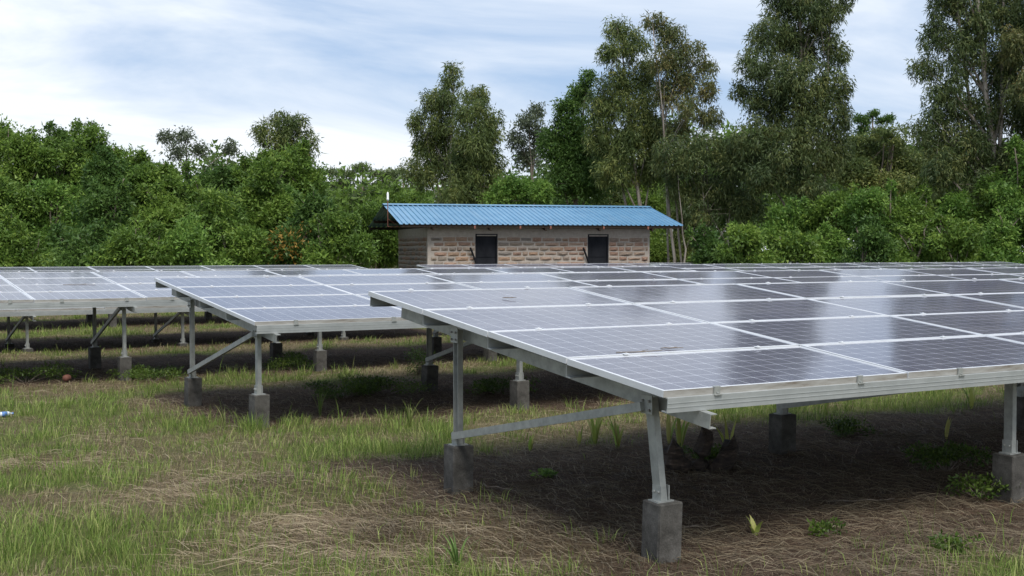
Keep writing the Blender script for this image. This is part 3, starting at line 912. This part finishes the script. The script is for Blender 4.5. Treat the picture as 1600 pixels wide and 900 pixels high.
# left thicket, three ranks deep
bush_row([(5, 180, 75), (72, 198, 62), (138, 188, 58), (200, 226, 56), (262, 250, 58), (330, 254, 62), (392, 236, 56), (452, 222, 62)], 51,
         'tall green thicket tree in the back rank on the left, {}', 'back rank of the left thicket', [GREEN, DEEP, GREEN, GREEN], 1, cat='tree', name='thicket_tree')
bush_row([(38, 204, 58), (104, 212, 56), (170, 232, 54), (228, 252, 54), (420, 246, 52)], 49,
         'green thicket tree filling between the tallest ones on the left, {}', 'inner rank of the left thicket', [GREEN, GREEN, DEEP], 8, cat='tree', name='thicket_tree')
bush_row([(-10, 268, 80), (80, 276, 80), (170, 286, 78), (258, 296, 74), (345, 288, 76), (435, 280, 72), (492, 300, 46)], 47,
         'rounded green thicket bush in the middle rank on the left, {}', 'middle rank of the left thicket', [GREEN, BRIGHT, DEEP, GREEN], 2)
bush_row([(30, 338, 74), (118, 342, 76), (205, 348, 72), (292, 338, 74), (378, 346, 72), (452, 350, 66), (528, 325, 58)], 43.5,
         'low leafy bush in the front rank behind the left tables, {}', 'front rank of the left thicket', [GREEN, DEEP, GREEN, BRIGHT], 3, flowers=(450, 385, 55, (0.42, 0.26, 0.06)))
tree('bush', 'green bush tucked behind the left wall of the hut', 'bush', 54, [(585, 345, 40, 34), (620, 370, 40, 34), (560, 375, 40, 30), (600, 400, 50, 30)], GREEN, (0.145, 0.078), 0.15, 1.0, 'bark', 592, 0.08, 2, 299)
EU = (0.20, 0.050)
tree('eucalyptus_tree', 'rusty topped eucalyptus rising out of the left thicket', 'tree', 55, [(412, 212, 22, 30), (436, 186, 22, 16), (458, 196, 28, 24), (484, 228, 22, 34), (440, 225, 34, 34), (455, 255, 44, 36)], OLIVE, EU, 0.7, 0.9, 'pale_bark', 445, 0.14, 2, 301)
tree('thin_tree', 'thin grey-green tree showing sky through it above the left thicket', 'tree', 58, [(258, 214, 20, 16), (288, 212, 22, 18), (310, 232, 20, 18), (275, 240, 30, 20), (360, 232, 16, 20)], GREY, (0.16, 0.07), 0.3, 0.42, 'bark', 285, 0.10, 2, 302, sub=0.5)
# flat topped acacias far behind the hut
for k, (uu, vv, ww, dd, lab) in enumerate([(565, 262, 62, 92, 'broad flat topped acacia far behind the thicket, left of the hut roof'), (628, 270, 40, 100, 'feathery acacia far behind the left end of the hut roof'), (1365, 178, 34, 86, 'dark flat layered acacia crown in the sky gap between tall eucalypts')]):
    bl = [(uu + q * ww * 0.36, vv + 4 * abs(q) + (6 if q % 2 else 0), ww * 0.34, 9) for q in (-2, -1, 0, 1, 2)]
    bl += [(uu - ww * 0.5, vv + 26, ww * 0.45, 12), (uu + ww * 0.45, vv + 30, ww * 0.5, 12), (uu, vv + 55, ww * 0.8, 22), (uu, vv + 95, ww * 0.9, 30)]
    tree('acacia_tree', lab, 'tree', dd, bl, HAZY_ACACIA if k < 2 else DEEP, (0.20, 0.09), 0.05, 1.25, 'bark', uu, 0.22, 2, 310 + k, sub=0.5, squash=0.6)
# eucalypts behind the hut
tree('eucalyptus_tree', 'slim tall eucalyptus left of the pair behind the hut roof', 'tree', 62, [(708, 108, 20, 16), (704, 128, 24, 20), (700, 155, 30, 28), (676, 165, 30, 26), (656, 192, 26, 24), (690, 200, 40, 34), (668, 232, 34, 30), (664, 268, 42, 32), (700, 250, 40, 40)], OLIVE, EU, 0.8, 0.9, 'pale_bark', 706, 0.10, 2, 320)
tree('eucalyptus_tree', 'yellowish eucalyptus right of the pair behind the hut roof', 'tree', 60, [(742, 150, 28, 22), (740, 180, 40, 30), (766, 200, 26, 36), (745, 225, 46, 40), (768, 250, 28, 40), (725, 255, 40, 40), (750, 290, 56, 34), (715, 305, 50, 28)], OLIVE, EU, 0.8, 1.0, 'pale_bark', 745, 0.12, 2, 321)
tree('thin_tree', 'sparse grey tree in the gap above the hut roof', 'tree', 72, [(838, 172, 18, 16), (826, 190, 26, 22), (844, 212, 24, 24), (806, 218, 20, 20), (826, 245, 32, 26)], GREY, (0.17, 0.08), 0.4, 0.6, 'bark', 828, 0.10, 2, 322, sub=0.46)
tree('bush', 'bright green bush above the middle of the hut roof', 'bush', 58, [(800, 290, 36, 24), (838, 300, 34, 24), (780, 312, 40, 20), (825, 330, 55, 24)], BRIGHT, (0.145, 0.078), 0.1, 1.0, 'bark', 812, 0.08, 2, 323)
tree('silky_tree', 'deep green pointed tree left of the tall eucalypts behind the hut', 'tree', 63, [(918, 122, 18, 18), (908, 150, 28, 26), (886, 170, 26, 24), (895, 200, 40, 34), (868, 225, 34, 32), (905, 240, 44, 44), (875, 275, 46, 40), (925, 285, 46, 40)], DEEP, (0.18, 0.075), 0.35, 1.05, 'bark', 895, 0.14, 1, 324)
tree('eucalyptus_tree', 'olive eucalyptus with pale trunk behind the right part of the hut roof', 'tree', 60, [(965, 48, 30, 24), (990, 70, 36, 30), (955, 85, 26, 26), (960, 130, 36, 34), (1000, 120, 36, 34), (940, 170, 36, 34), (990, 170, 46, 38), (1020, 200, 36, 38), (940, 215, 40, 36), (985, 225, 48, 40), (960, 268, 48, 34), (1020, 262, 40, 40)], OLIVE, EU, 0.85, 1.0, 'pale_bark', 998, 0.13, 2, 325)
tree('eucalyptus_tree', 'tall thinning brownish eucalyptus with bare branches right of the hut ridge', 'tree', 58, [(1020, 36, 26, 22), (1046, 56, 32, 28), (1076, 82, 32, 26), (1104, 104, 24, 22), (1040, 95, 34, 30), (1070, 125, 40, 32), (1108, 140, 22, 24), (1040, 145, 30, 30), (1080, 170, 44, 24), (1112, 185, 30, 22), (1060, 205, 44, 26)], BROWNISH, EU, 0.8, 0.74, 'pale_bark', 1062, 0.085, 3, 326, sub=0.5)
tree('eucalyptus_tree', 'shaded eucalyptus clump with slender pale stems beyond the hut end', 'tree', 57, [(1060, 245, 46, 40), (1105, 232, 46, 36), (1148, 250, 40, 44), (1075, 290, 50, 40), (1130, 300, 50, 40), (1165, 320, 44, 40), (1095, 335, 40, 26)], DARKEUC, EU, 0.85, 0.85, 'pale_bark', 1090, 0.08, 6, 327)
tree('eucalyptus_tree', 'dark full eucalyptus running out of frame right of centre', 'tree', 56, [(1245, -105, 36, 40), (1222, -50, 50, 44), (1280, -30, 48, 44), (1225, 10, 46, 40), (1278, 15, 50, 40), (1318, 0, 24, 20), (1210, 60, 50, 40), (1262, 65, 56, 44), (1304, 80, 30, 44), (1182, 105, 40, 34), (1240, 125, 66, 44), (1300, 140, 36, 44), (1158, 140, 22, 22), (1195, 165, 56, 42), (1262, 180, 62, 46), (1310, 190, 26, 40), (1180, 220, 50, 44), (1240, 240, 66, 44), (1295, 245, 40, 44), (1195, 275, 56, 40), (1265, 290, 56, 36)], DARKEUC, EU, 0.85, 0.95, 'pale_bark', 1262, 0.15, 2, 328)
tree('eucalyptus_tree', 'huge dark eucalyptus filling the right edge of the frame', 'tree', 52, [(1510, -150, 50, 50), (1570, -110, 56, 56), (1490, -70, 50, 50), (1560, -30, 60, 54), (1488, 0, 46, 44), (1540, 30, 60, 50), (1605, 30, 50, 60), (1462, 60, 34, 34), (1505, 85, 54, 46), (1570, 110, 64, 54), (1446, 108, 32, 30), (1480, 150, 54, 46), (1545, 175, 64, 50), (1620, 170, 56, 60), (1462, 205, 46, 44), (1520, 235, 66, 46), (1600, 250, 60, 54), (1470, 262, 46, 40), (1545, 285, 60, 40)], DARKEUC, EU, 0.85, 0.95, 'pale_bark', 1545, 0.18, 3, 329)
tree('eucalyptus_tree', 'brown tinged eucalyptus branch mass at the far upper right corner', 'tree', 50, [(1640, -60, 50, 60), (1590, 70, 36, 40), (1650, 60, 50, 60), (1600, 140, 36, 40), (1660, 170, 50, 60), (1640, 250, 50, 50)], BROWNISH, EU, 0.85, 0.9, 'pale_bark', 1640, 0.16, 2, 330)
tree('canopy_tree', 'spreading mid green canopy tree below the sky gap on the right', 'tree', 78, [(1345, 225, 40, 22), (1395, 212, 46, 20), (1380, 245, 64, 32), (1335, 265, 44, 36), (1425, 258, 48, 36), (1380, 285, 60, 30)], OLIVE, (0.2, 0.10), 0.1, 0.95, 'bark', 1375, 0.2, 2, 331, squash=0.7)
bush_row([(1232, 312, 56), (1300, 296, 58), (1362, 288, 58), (1428, 298, 58), (1490, 300, 56), (1552, 268, 62), (1612, 222, 70)], 50,
         'bright green bush of the back rank on the right, {}', 'back rank of bushes on the right', [BRIGHT, GREEN, BRIGHT, GREEN], 5)
bush_row([(1100, 352, 46), (1165, 346, 50), (1230, 356, 50), (1296, 350, 54), (1362, 344, 54), (1430, 346, 54), (1498, 340, 56), (1566, 330, 58), (1630, 320, 60)], 46.5,
         'low green bush of the front rank behind the right tables, {}', 'front rank of bushes on the right', [DEEP, GREEN, GREEN, BRIGHT], 6)
bush_row([(640, 292, 52), (715, 300, 52), (880, 296, 52), (950, 290, 56), (1020, 286, 56), (1085, 300, 54), (1140, 290, 54)], 68,
         'dim green bush growing behind the hut roof line, {}', 'bushes behind the hut', [GREEN, OLIVE, DEEP, OLIVE], 7)
# woodland beyond, one mass
r_ = np.random.default_rng(77)
k = 900
ua = r_.uniform(-260, 1900, k); da = r_.uniform(84, 122, k)
CC = np.array([at(u_, 388, d_) for u_, d_ in zip(ua, da)])
CC[:, 2] = r_.uniform(0.3, 1.0, k) ** 0.8 * (np.interp(ua, [-260, 480, 540, 640, 780, 930, 1100, 1330, 1420, 1900], [8, 8, 6.4, 6.4, 6.8, 9.5, 10.5, 9.2, 9.5, 10])) - 0.5
RR = np.stack([r_.uniform(1.5, 2.6, k)] * 2 + [r_.uniform(1.1, 1.9, k)], 1)
V, col = leaf_cloud(CC, RR, 230000, 0.42, 0.24, 0.2, GREEN[:3] + OLIVE[:2], r_)
N_LEAF += 230000
tag(link('far_woodland', leaf_mesh('far_woodland', V, col, M['leaf'])), 'dark green woodland closing the view behind the trees', 'woodland', kind='stuff')
print("leaves", N_LEAF, flush=True)

# ------------------------------------------------------------------ grass, straw and litter
def blades(P_, h, wd, lean_dir, lean, col, r_):
    n = len(P_)
    t_ = np.stack([np.cos(lean_dir), np.sin(lean_dir), np.zeros(n)], 1)
    face = r_.uniform(0, 2 * np.pi, n)
    sdv = np.stack([np.cos(face), np.sin(face), np.zeros(n)], 1) * (wd * 0.5)[:, None]
    up = np.zeros((n, 3)); up[:, 2] = 1
    mid = P_ + up * (h * 0.58 * np.cos(lean * 0.6))[:, None] + t_ * (h * 0.58 * np.sin(lean * 0.6))[:, None]
    tip = mid + up * (h * 0.42 * np.cos(lean * 1.7))[:, None] + t_ * (h * 0.42 * np.sin(lean * 1.7))[:, None]
    V = np.empty((n, 5, 3))
    V[:, 0] = P_ - sdv; V[:, 1] = P_ + sdv; V[:, 2] = mid + sdv * 0.8; V[:, 3] = mid - sdv * 0.8; V[:, 4] = tip
    b = np.arange(n)[:, None] * 5
    idx = np.concatenate([b + [0, 1, 2, 3], b + [3, 2, 4]], 1).ravel()
    cnt = np.tile([4, 3], n)
    C = np.repeat(col[:, None], 5, 1)
    return V.reshape(-1, 3), cnt, idx, C.reshape(-1, 3)
def scatter(n, d0, d1, pw, r_, marg=1.35):
    """points over the field in front of the camera's standing place, thinning with distance"""
    q = 2 - pw
    d = (d0 ** q + r_.random(n) * (d1 ** q - d0 ** q)) ** (1 / q)
    l = r_.uniform(-0.5, 0.5, n) * 0.816 * d * marg
    fx, fy = math.sin(YAW), math.cos(YAW)
    return d * fx + l * fy, d * fy - l * fx, d
def pick(cols, r_, n):
    cols = np.array(cols); t_ = r_.random(n) * (len(cols) - 1) * 0.999; i = t_.astype(int); f = (t_ - i)[:, None]
    return (cols[i] * (1 - f) + cols[i + 1] * f) * r_.uniform(0.8, 1.2, n)[:, None]
GG = [(0.085, 0.145, 0.028), (0.155, 0.235, 0.045), (0.25, 0.32, 0.08), (0.34, 0.35, 0.13)]
DG = [(0.21, 0.175, 0.09), (0.29, 0.25, 0.135), (0.37, 0.315, 0.19), (0.25, 0.23, 0.10)]
BG = [(0.07, 0.048, 0.036), (0.15, 0.105, 0.075), (0.34, 0.265, 0.195)]
r_ = np.random.default_rng(21)
x, y, dd = scatter(380000, 6.0, 46, 1.55, r_)
lu, sw, un = cover(x, y)
u1 = r_.random(len(x)); u2 = r_.random(len(x))
tuft = fbm(x, y, 0.32, 2)
green = (u1 < 0.18 + 0.72 * lu) & (un < 0.5 + 0.5 * u2)
dead = (~green) & (u2 < un * 1.2)
dry = ~green & ~dead
keep = np.where(green, tuft > 0.30 + 0.25 * (u2 - 0.5), np.where(dead, r_.random(len(x)) < 0.55, tuft > 0.22))
keep &= ~((sw > 0.5) & (r_.random(len(x)) < 0.5))
x, y, dd, green, dead, dry, tuft, lu = [a_[keep] for a_ in (x, y, dd, green, dead, dry, tuft, lu)]
n = len(x)
tcx, tcy, tcd = scatter(9000, 6.0, 46, 1.55, r_)
tl, ts_, tu = cover(tcx, tcy)
ok = r_.random(len(tcx)) < 0.15 + 0.85 * tl
tcx, tcy, tcd = tcx[ok], tcy[ok], tcd[ok]
gi = np.where(green & (r_.random(n) < 0.55))[0]
# nearest tuft in the same coarse cell
cell_ = {}
for q in range(len(tcx)): cell_.setdefault((int(tcx[q] / 0.7), int(tcy[q] / 0.7)), []).append(q)
own = np.full(n, -1)
kx = (x[gi] / 0.7).astype(int); ky = (y[gi] / 0.7).astype(int); rq = r_.random(len(gi))
for q_, (a_, b__, f__) in enumerate(zip(kx, ky, rq)):
    c__ = cell_.get((a_, b__))
    if c__: own[gi[q_]] = c__[int(f__ * len(c__))]
mm = own >= 0
tsz = r_.uniform(0.025, 0.085, len(tcx)); thg = r_.uniform(0.8, 1.9, len(tcx))
ox_ = r_.normal(size=n); oy_ = r_.normal(size=n)
x = np.where(mm, tcx[own] + ox_ * tsz[own], x); y = np.where(mm, tcy[own] + oy_ * tsz[own], y)
h = np.where(green, r_.uniform(0.05, 0.13, n) * (0.75 + 0.8 * sstep(0.35, 0.75, tuft)) * (0.8 + 0.5 * lu), np.where(dead, r_.uniform(0.02, 0.07, n), r_.uniform(0.04, 0.12, n)))
h *= np.where(r_.random(n) < 0.03, 1.9, 1.0)
h = np.where(mm, h * thg[own], h) * 0.70
wd = np.where(dead, 0.0035, 0.0048) * (1 + 0.055 * np.maximum(dd - 8, 0)) * r_.uniform(0.7, 1.3, n)
lean = np.where(dead, r_.uniform(0.5, 1.25, n), np.where(green, r_.uniform(0.1, 0.75, n), r_.uniform(0.2, 1.0, n)))
col = np.where(green[:, None], pick(GG, r_, n), np.where(dead[:, None], pick(BG, r_, n), pick(DG, r_, n)))
P_ = np.stack([x, y, gz(x, y) - 0.008], 1)
ld = r_.uniform(0, 2 * np.pi, n) * 0.6 + 6.0 * fbm(x, y, 0.8, 2)
ld = np.where(mm, np.arctan2(oy_, ox_) + r_.normal(size=n) * 0.4, ld)
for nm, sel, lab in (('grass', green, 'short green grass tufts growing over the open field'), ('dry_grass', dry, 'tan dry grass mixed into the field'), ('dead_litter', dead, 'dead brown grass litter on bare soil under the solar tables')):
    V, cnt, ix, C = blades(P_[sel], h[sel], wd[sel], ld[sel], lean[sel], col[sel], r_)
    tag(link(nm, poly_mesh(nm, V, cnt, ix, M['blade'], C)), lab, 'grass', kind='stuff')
# cut straw lying flat
x, y, dd = scatter(190000, 6.0, 24, 1.5, r_)
lu, sw, un = cover(x, y)
kp = r_.random(len(x)) < np.clip(0.08 + 0.75 * sw + 0.30 * un - 0.1 * lu, 0, 1)
x, y, dd, un = x[kp], y[kp], dd[kp], un[kp]
n = len(x)
ang = r_.normal(size=n) * 0.9 + 3.0 * fbm(x, y, 0.7, 2)
ln = r_.uniform(0.08, 0.42, n) * (1 - 0.35 * un); wd = 0.0013 * (1 + 0.05 * np.maximum(dd - 8, 0)) * r_.uniform(0.6, 1.3, n)
dx, dy = np.cos(ang), np.sin(ang); bend = r_.normal(size=n) * 0.12
zl = np.abs(r_.normal(size=n)) * 0.018 + 0.006
V = np.empty((n, 6, 3))
for k, (f_, hz_) in enumerate(((-0.5, 0.0), (0.0, 1.0), (0.5, 0.35))):
    px = x + dx * ln * f_ - dy * bend * ln * (0 if k != 1 else 1); py = y + dy * ln * f_ + dx * bend * ln * (0 if k != 1 else 1)
    pz = gz(px, py) + zl * (0.35 + hz_) 
    ww = wd * (1.0 if k < 2 else 0.5)
    V[:, 2 * k] = np.stack([px - dy * ww, py + dx * ww, pz], 1); V[:, 2 * k + 1] = np.stack([px + dy * ww, py - dx * ww, pz + 0.002], 1)
b = np.arange(n)[:, None] * 6
ix = np.concatenate([b + [0, 1, 3, 2], b + [2, 3, 5, 4]], 1).ravel()
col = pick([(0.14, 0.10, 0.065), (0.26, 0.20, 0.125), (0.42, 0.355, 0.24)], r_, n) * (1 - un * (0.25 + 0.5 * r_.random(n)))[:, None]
tag(link('cut_straw', poly_mesh('cut_straw', V.reshape(-1, 3), np.full(2 * n, 4), ix, M['blade'], np.repeat(col, 6, 0))), 'loose pale straw stems lying over the foreground', 'straw', kind='stuff')

# ------------------------------------------------------------------ single plants and small things on the ground
def leafy(name, label, cat, u, v, n, length, width, cols, lean=(0.2, 0.8), seed=0, group=None, z=-0.02):
    p = on_ground(u, v, z); p[2] = float(gz(p[0], p[1])) - 0.005
    root = empty(name, tuple(p)); tag(root, label, cat, group)
    rn = random.Random(seed)
    for k in range(n):
        a = rn.uniform(0, 2 * math.pi); le = rn.uniform(*lean); ln_ = length * rn.uniform(0.6, 1.15); w_ = width * rn.uniform(0.8, 1.2)
        mb = MB(); seg = 6; px_, pz_ = 0.01, 0.0; prof = [0.45, 0.85, 1.0, 0.9, 0.65, 0.35, 0.03]
        pr = []
        for q in range(seg + 1):
            th = le * (0.35 + 1.5 * (q / seg) ** 1.5)
            pr.append((px_, pz_)); px_ += math.sin(th) * ln_ / seg; pz_ += math.cos(th) * ln_ / seg
        for q, (xx_, zz_) in enumerate(pr):
            ww = w_ * prof[q] / 2
            for s_, dz in ((-1, 0.15), (0, 0), (1, 0.15)):
                mb.v.append((xx_ * math.cos(a) - s_ * ww * math.sin(a), xx_ * math.sin(a) + s_ * ww * math.cos(a), zz_ + dz * ww))
        for q in range(seg):
            for s_ in (0, 1):
                i = q * 3 + s_
                mb.f.append((i, i + 1, i + 4, i + 3)); mb.m.append(0)
        me_ = mb.mesh('leaf', M['blade'], smooth=True)
        at_ = me_.color_attributes.new('tint', 'FLOAT_COLOR', 'POINT')
        c_ = cols[rn.randrange(len(cols))]; f_ = rn.uniform(0.8, 1.2)
        at_.data.foreach_set('color', [x_ for _ in me_.vertices for x_ in (c_[0] * f_, c_[1] * f_, c_[2] * f_, 1)])
        link('leaf', me_, root)
    return root
LILY = [(0.30, 0.36, 0.08), (0.40, 0.42, 0.11), (0.24, 0.34, 0.07), (0.46, 0.44, 0.16)]
lil = [(930, 697, 7, 0.36, 'strap leaved yellow-green plant left of the leaning front leg'), (965, 705, 5, 0.28, 'small strap leaved plant just left of the leaning front leg'), (1045, 700, 6, 0.34, 'strap leaved plant just right of the leaning front leg'), (1062, 712, 6, 0.36, 'tall strap leaved plant beside the charred stump'),
       (1138, 722, 5, 0.30, 'strap leaved plant right behind the charred stump'), (905, 696, 3, 0.22, 'sparse strap leaves at the left end of the plant line'), (1290, 655, 4, 0.28, 'strap leaved plant right of the rear footing under the near table'), (1518, 640, 4, 0.30, 'strap leaved plant seen under the right end of the near rail'),
       (1180, 842, 4, 0.11, 'small fresh green shoot in the shade in front of the near table'), (828, 705, 3, 0.18, 'single pale shoot between the near table legs'), (1478, 695, 3, 0.2, 'pale shoot deep in the shade right of centre')]
for k, (u, v, n_, ln_, lab) in enumerate(lil):
    leafy('strap_leaf_plant', lab, 'plant', u, v, n_ + 1, ln_ * 1.3, 0.036, LILY, (0.15, 0.75), 60 + k, 'strap leaved plants under the near table')
leafy('grass_tuft', 'broad bladed fresh green grass tuft at the bottom edge', 'plant', 715, 897, 14, 0.24, 0.016, [(0.12, 0.2, 0.05), (0.16, 0.24, 0.07)], (0.3, 1.1), 81)
leafy('grass_tuft', 'tall green grass tuft beside the second table front footing', 'plant', 500, 640, 12, 0.36, 0.012, [(0.12, 0.18, 0.04), (0.18, 0.2, 0.07)], (0.1, 0.7), 82)
leafy('grass_tuft', 'arching pale grass tuft left of the second table front footing', 'plant', 352, 668, 9, 0.42, 0.010, [(0.2, 0.2, 0.08), (0.14, 0.18, 0.05)], (0.2, 0.9), 83)
leafy('grass_tuft', 'tall grass tuft in the sun left of the near back leg', 'plant', 640, 660, 14, 0.34, 0.011, [(0.12, 0.18, 0.04), (0.18, 0.2, 0.07)], (0.2, 0.8), 84)
# low broad leaved weeds
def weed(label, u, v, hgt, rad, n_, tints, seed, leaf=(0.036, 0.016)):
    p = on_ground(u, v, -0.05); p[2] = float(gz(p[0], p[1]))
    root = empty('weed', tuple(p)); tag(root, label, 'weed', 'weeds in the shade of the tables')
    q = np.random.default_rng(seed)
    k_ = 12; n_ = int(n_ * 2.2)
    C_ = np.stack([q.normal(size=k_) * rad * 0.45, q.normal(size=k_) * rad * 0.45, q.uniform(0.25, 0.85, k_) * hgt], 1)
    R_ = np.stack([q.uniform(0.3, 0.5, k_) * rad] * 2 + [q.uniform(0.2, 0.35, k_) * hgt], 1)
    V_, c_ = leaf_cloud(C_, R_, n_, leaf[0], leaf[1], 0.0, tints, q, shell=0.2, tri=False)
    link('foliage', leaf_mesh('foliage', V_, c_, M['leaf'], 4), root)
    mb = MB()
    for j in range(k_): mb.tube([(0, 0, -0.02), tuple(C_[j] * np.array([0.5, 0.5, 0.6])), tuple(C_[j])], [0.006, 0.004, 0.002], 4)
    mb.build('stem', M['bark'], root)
weeds = [('bushy dark weed under the right part of the near table', 1480, 745, 0.30, 0.36, 900), ('low weed patch in deep shade right of the rear footing', 1320, 690, 0.2, 0.3, 600), ('spreading weed beside the charred stump', 1120, 730, 0.14, 0.25, 400), ('small bright weed between the near table legs', 852, 756, 0.07, 0.1, 130),
         ('tall weed behind the near back leg under the second table', 655, 585, 0.55, 0.35, 500), ('dark weed mass under the second table left of the near back leg', 600, 612, 0.30, 0.6, 1500), ('weed patch between the second table front legs', 540, 618, 0.28, 0.5, 1200), ('weed patch under the second table behind its back leg', 450, 570, 0.35, 0.6, 1200),
         ('green weed mass under the third table at the left edge', 40, 592, 0.3, 0.9, 1800), ('weed patch behind the third table front footing', 240, 588, 0.3, 0.7, 1500), ('leafy weed by the right front footing of the near table', 1530, 790, 0.2, 0.25, 350), ('small weed at the bottom right corner', 1490, 880, 0.16, 0.14, 160), ('weed clump left of the stepped footing beyond the near table', 780, 610, 0.3, 0.5, 1100), ('small weed under the middle of the near table', 1290, 850, 0.1, 0.15, 150)]
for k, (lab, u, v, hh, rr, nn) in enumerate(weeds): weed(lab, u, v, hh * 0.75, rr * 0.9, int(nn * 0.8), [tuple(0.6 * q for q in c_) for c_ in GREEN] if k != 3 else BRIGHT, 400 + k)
# charred stump
p = on_ground(1092, 738, -0.02); p[2] = float(gz(p[0], p[1])) - 0.03
root = empty('tree_stump', tuple(p), (0, 0, -YAW)); root.scale = (1.3, 1.3, 1.25); tag(root, 'dark charred tree stump split open under the near table', 'stump')
rn = random.Random(9)
for (x_, lean, hh, rr) in ((-0.10, -0.10, 0.20, 0.075), (0.0, 0.05, 0.30, 0.06), (0.13, 0.10, 0.24, 0.07)):
    mb = MB(); pts = []; rad = []
    for k in range(5):
        f_ = k / 4; pts.append((x_ + lean * f_ + rn.uniform(-.01, .01), rn.uniform(-.02, .02), hh * f_)); rad.append(rr * (1.15 - 0.45 * f_))
    mb.tube(pts, rad, 9)
    mb.v = [(a + rn.uniform(-.012, .012), b_ + rn.uniform(-.012, .012), c_ + (rn.uniform(-.07, .04) if c_ > hh * 0.9 else 0)) for a, b_, c_ in mb.v]
    mb.build('stump_piece', M['charred'], root)
# plastic bottle lying at the left edge
p = on_ground(8, 643, -0.02); p[2] = float(gz(p[0], p[1])) + 0.07
p[2] -= 0.035; root = empty('plastic_bottle', tuple(p), (0, 0, 0.2)); root.scale = (0.55, 0.55, 0.6); tag(root, 'pale plastic bottle with blue label lying in grass at the left edge', 'bottle')
def lathe(prof, sides=14):
    mb = MB(); mb.tube([(x_, 0, 0) for x_, _ in prof], [r__ for _, r__ in prof], sides); return mb
lathe([(-0.14, 0.03), (-0.13, 0.05), (0.06, 0.05), (0.10, 0.035), (0.125, 0.018), (0.15, 0.018)]).build('body', M['pale_plastic'], root, smooth=True)
lathe([(-0.08, 0.0515), (0.03, 0.0515)]).build('paper_label', M['blue_plastic'], root, smooth=True)
lathe([(0.148, 0.021), (0.172, 0.021)]).build('cap', M['blue_plastic'], root)
# brown clay pot lying behind the third table
p = on_ground(104, 597, -0.1); p[2] = float(gz(p[0], p[1])) + 0.06
root = empty('clay_pot', tuple(p), (0, 0, 0.9)); tag(root, 'small red-brown clay pot lying under the third table', 'pot')
lathe([(-0.06, 0.035), (-0.035, 0.05), (0.02, 0.054), (0.05, 0.04)]).build('body', M['clay'], root, smooth=True)
lathe([(0.048, 0.044), (0.062, 0.047)]).build('rim', M['clay'], root, smooth=True)
# fallen sticks
for k, (u, v, ln_, an, lab) in enumerate([(1402, 690, 0.42, 0.0, 'pale fallen stick lying in the shade right of centre'), (1075, 832, 0.5, 0.4, 'thin dark stick in front of the leaning leg footing'), (780, 775, 0.35, -0.7, 'thin grey stick beside the near back footing'), (1345, 790, 0.55, 0.15, 'long bent twig lying under the near table')]):
    p = on_ground(u, v, -0.02); p[2] = float(gz(p[0], p[1])) + 0.016
    mb = MB(); rn = random.Random(k)
    mb.tube([(-ln_ / 2 + ln_ * q / 5, rn.uniform(-.02, .02), rn.uniform(-.004, .012)) for q in range(6)], [0.006, 0.0065, 0.006, 0.0055, 0.004, 0.003], 6)
    o = mb.build('stick', M['bark'], None, smooth=True, loc=tuple(p), rot=(0, 0, -YAW + an)); tag(o, lab, 'stick', 'fallen sticks')

# dry twigs fallen on the glass
def on_glass(key, x_, s_, n_=0.006):
    d = T[key]; ti = R(d['tilt']); o_ = d['o']
    return (o_[0] + x_, o_[1] + s_ * math.cos(ti) - n_ * math.sin(ti), o_[2] + s_ * math.sin(ti) + n_ * math.cos(ti))
for k, (key, x_, s_, ln_, an, lab) in enumerate([('near', 0.62, 1.05, 0.34, -0.25, 'dry twig lying across the lowest joint of the near table'), ('near', 0.95, 1.12, 0.16, -0.5, 'short dry twig on the near table beside the longer one'), ('near', 1.05, 3.45, 0.12, -0.6, 'tiny twig on the top panel row of the near table'), ('third', 1.05, 1.9, 0.5, -0.15, 'thin twig lying on the sky reflecting third table')]):
    mb = MB(); rn = random.Random(30 + k)
    mb.tube([(-ln_ / 2 + ln_ * q / 5, rn.uniform(-.012, .012), rn.uniform(0, .004)) for q in range(6)], [0.003, 0.004, 0.004, 0.0035, 0.003, 0.002], 5)
    mb.tube([(0, 0, 0.002), (ln_ * 0.25, 0.05 * ln_ / 0.3, 0.003)], [0.0025, 0.0015], 4)
    o = mb.build('twig', M['bark'], None, loc=on_glass(key, x_, s_), rot=(R(T[key]['tilt']), 0, an)); tag(o, lab, 'twig', 'twigs on the glass')
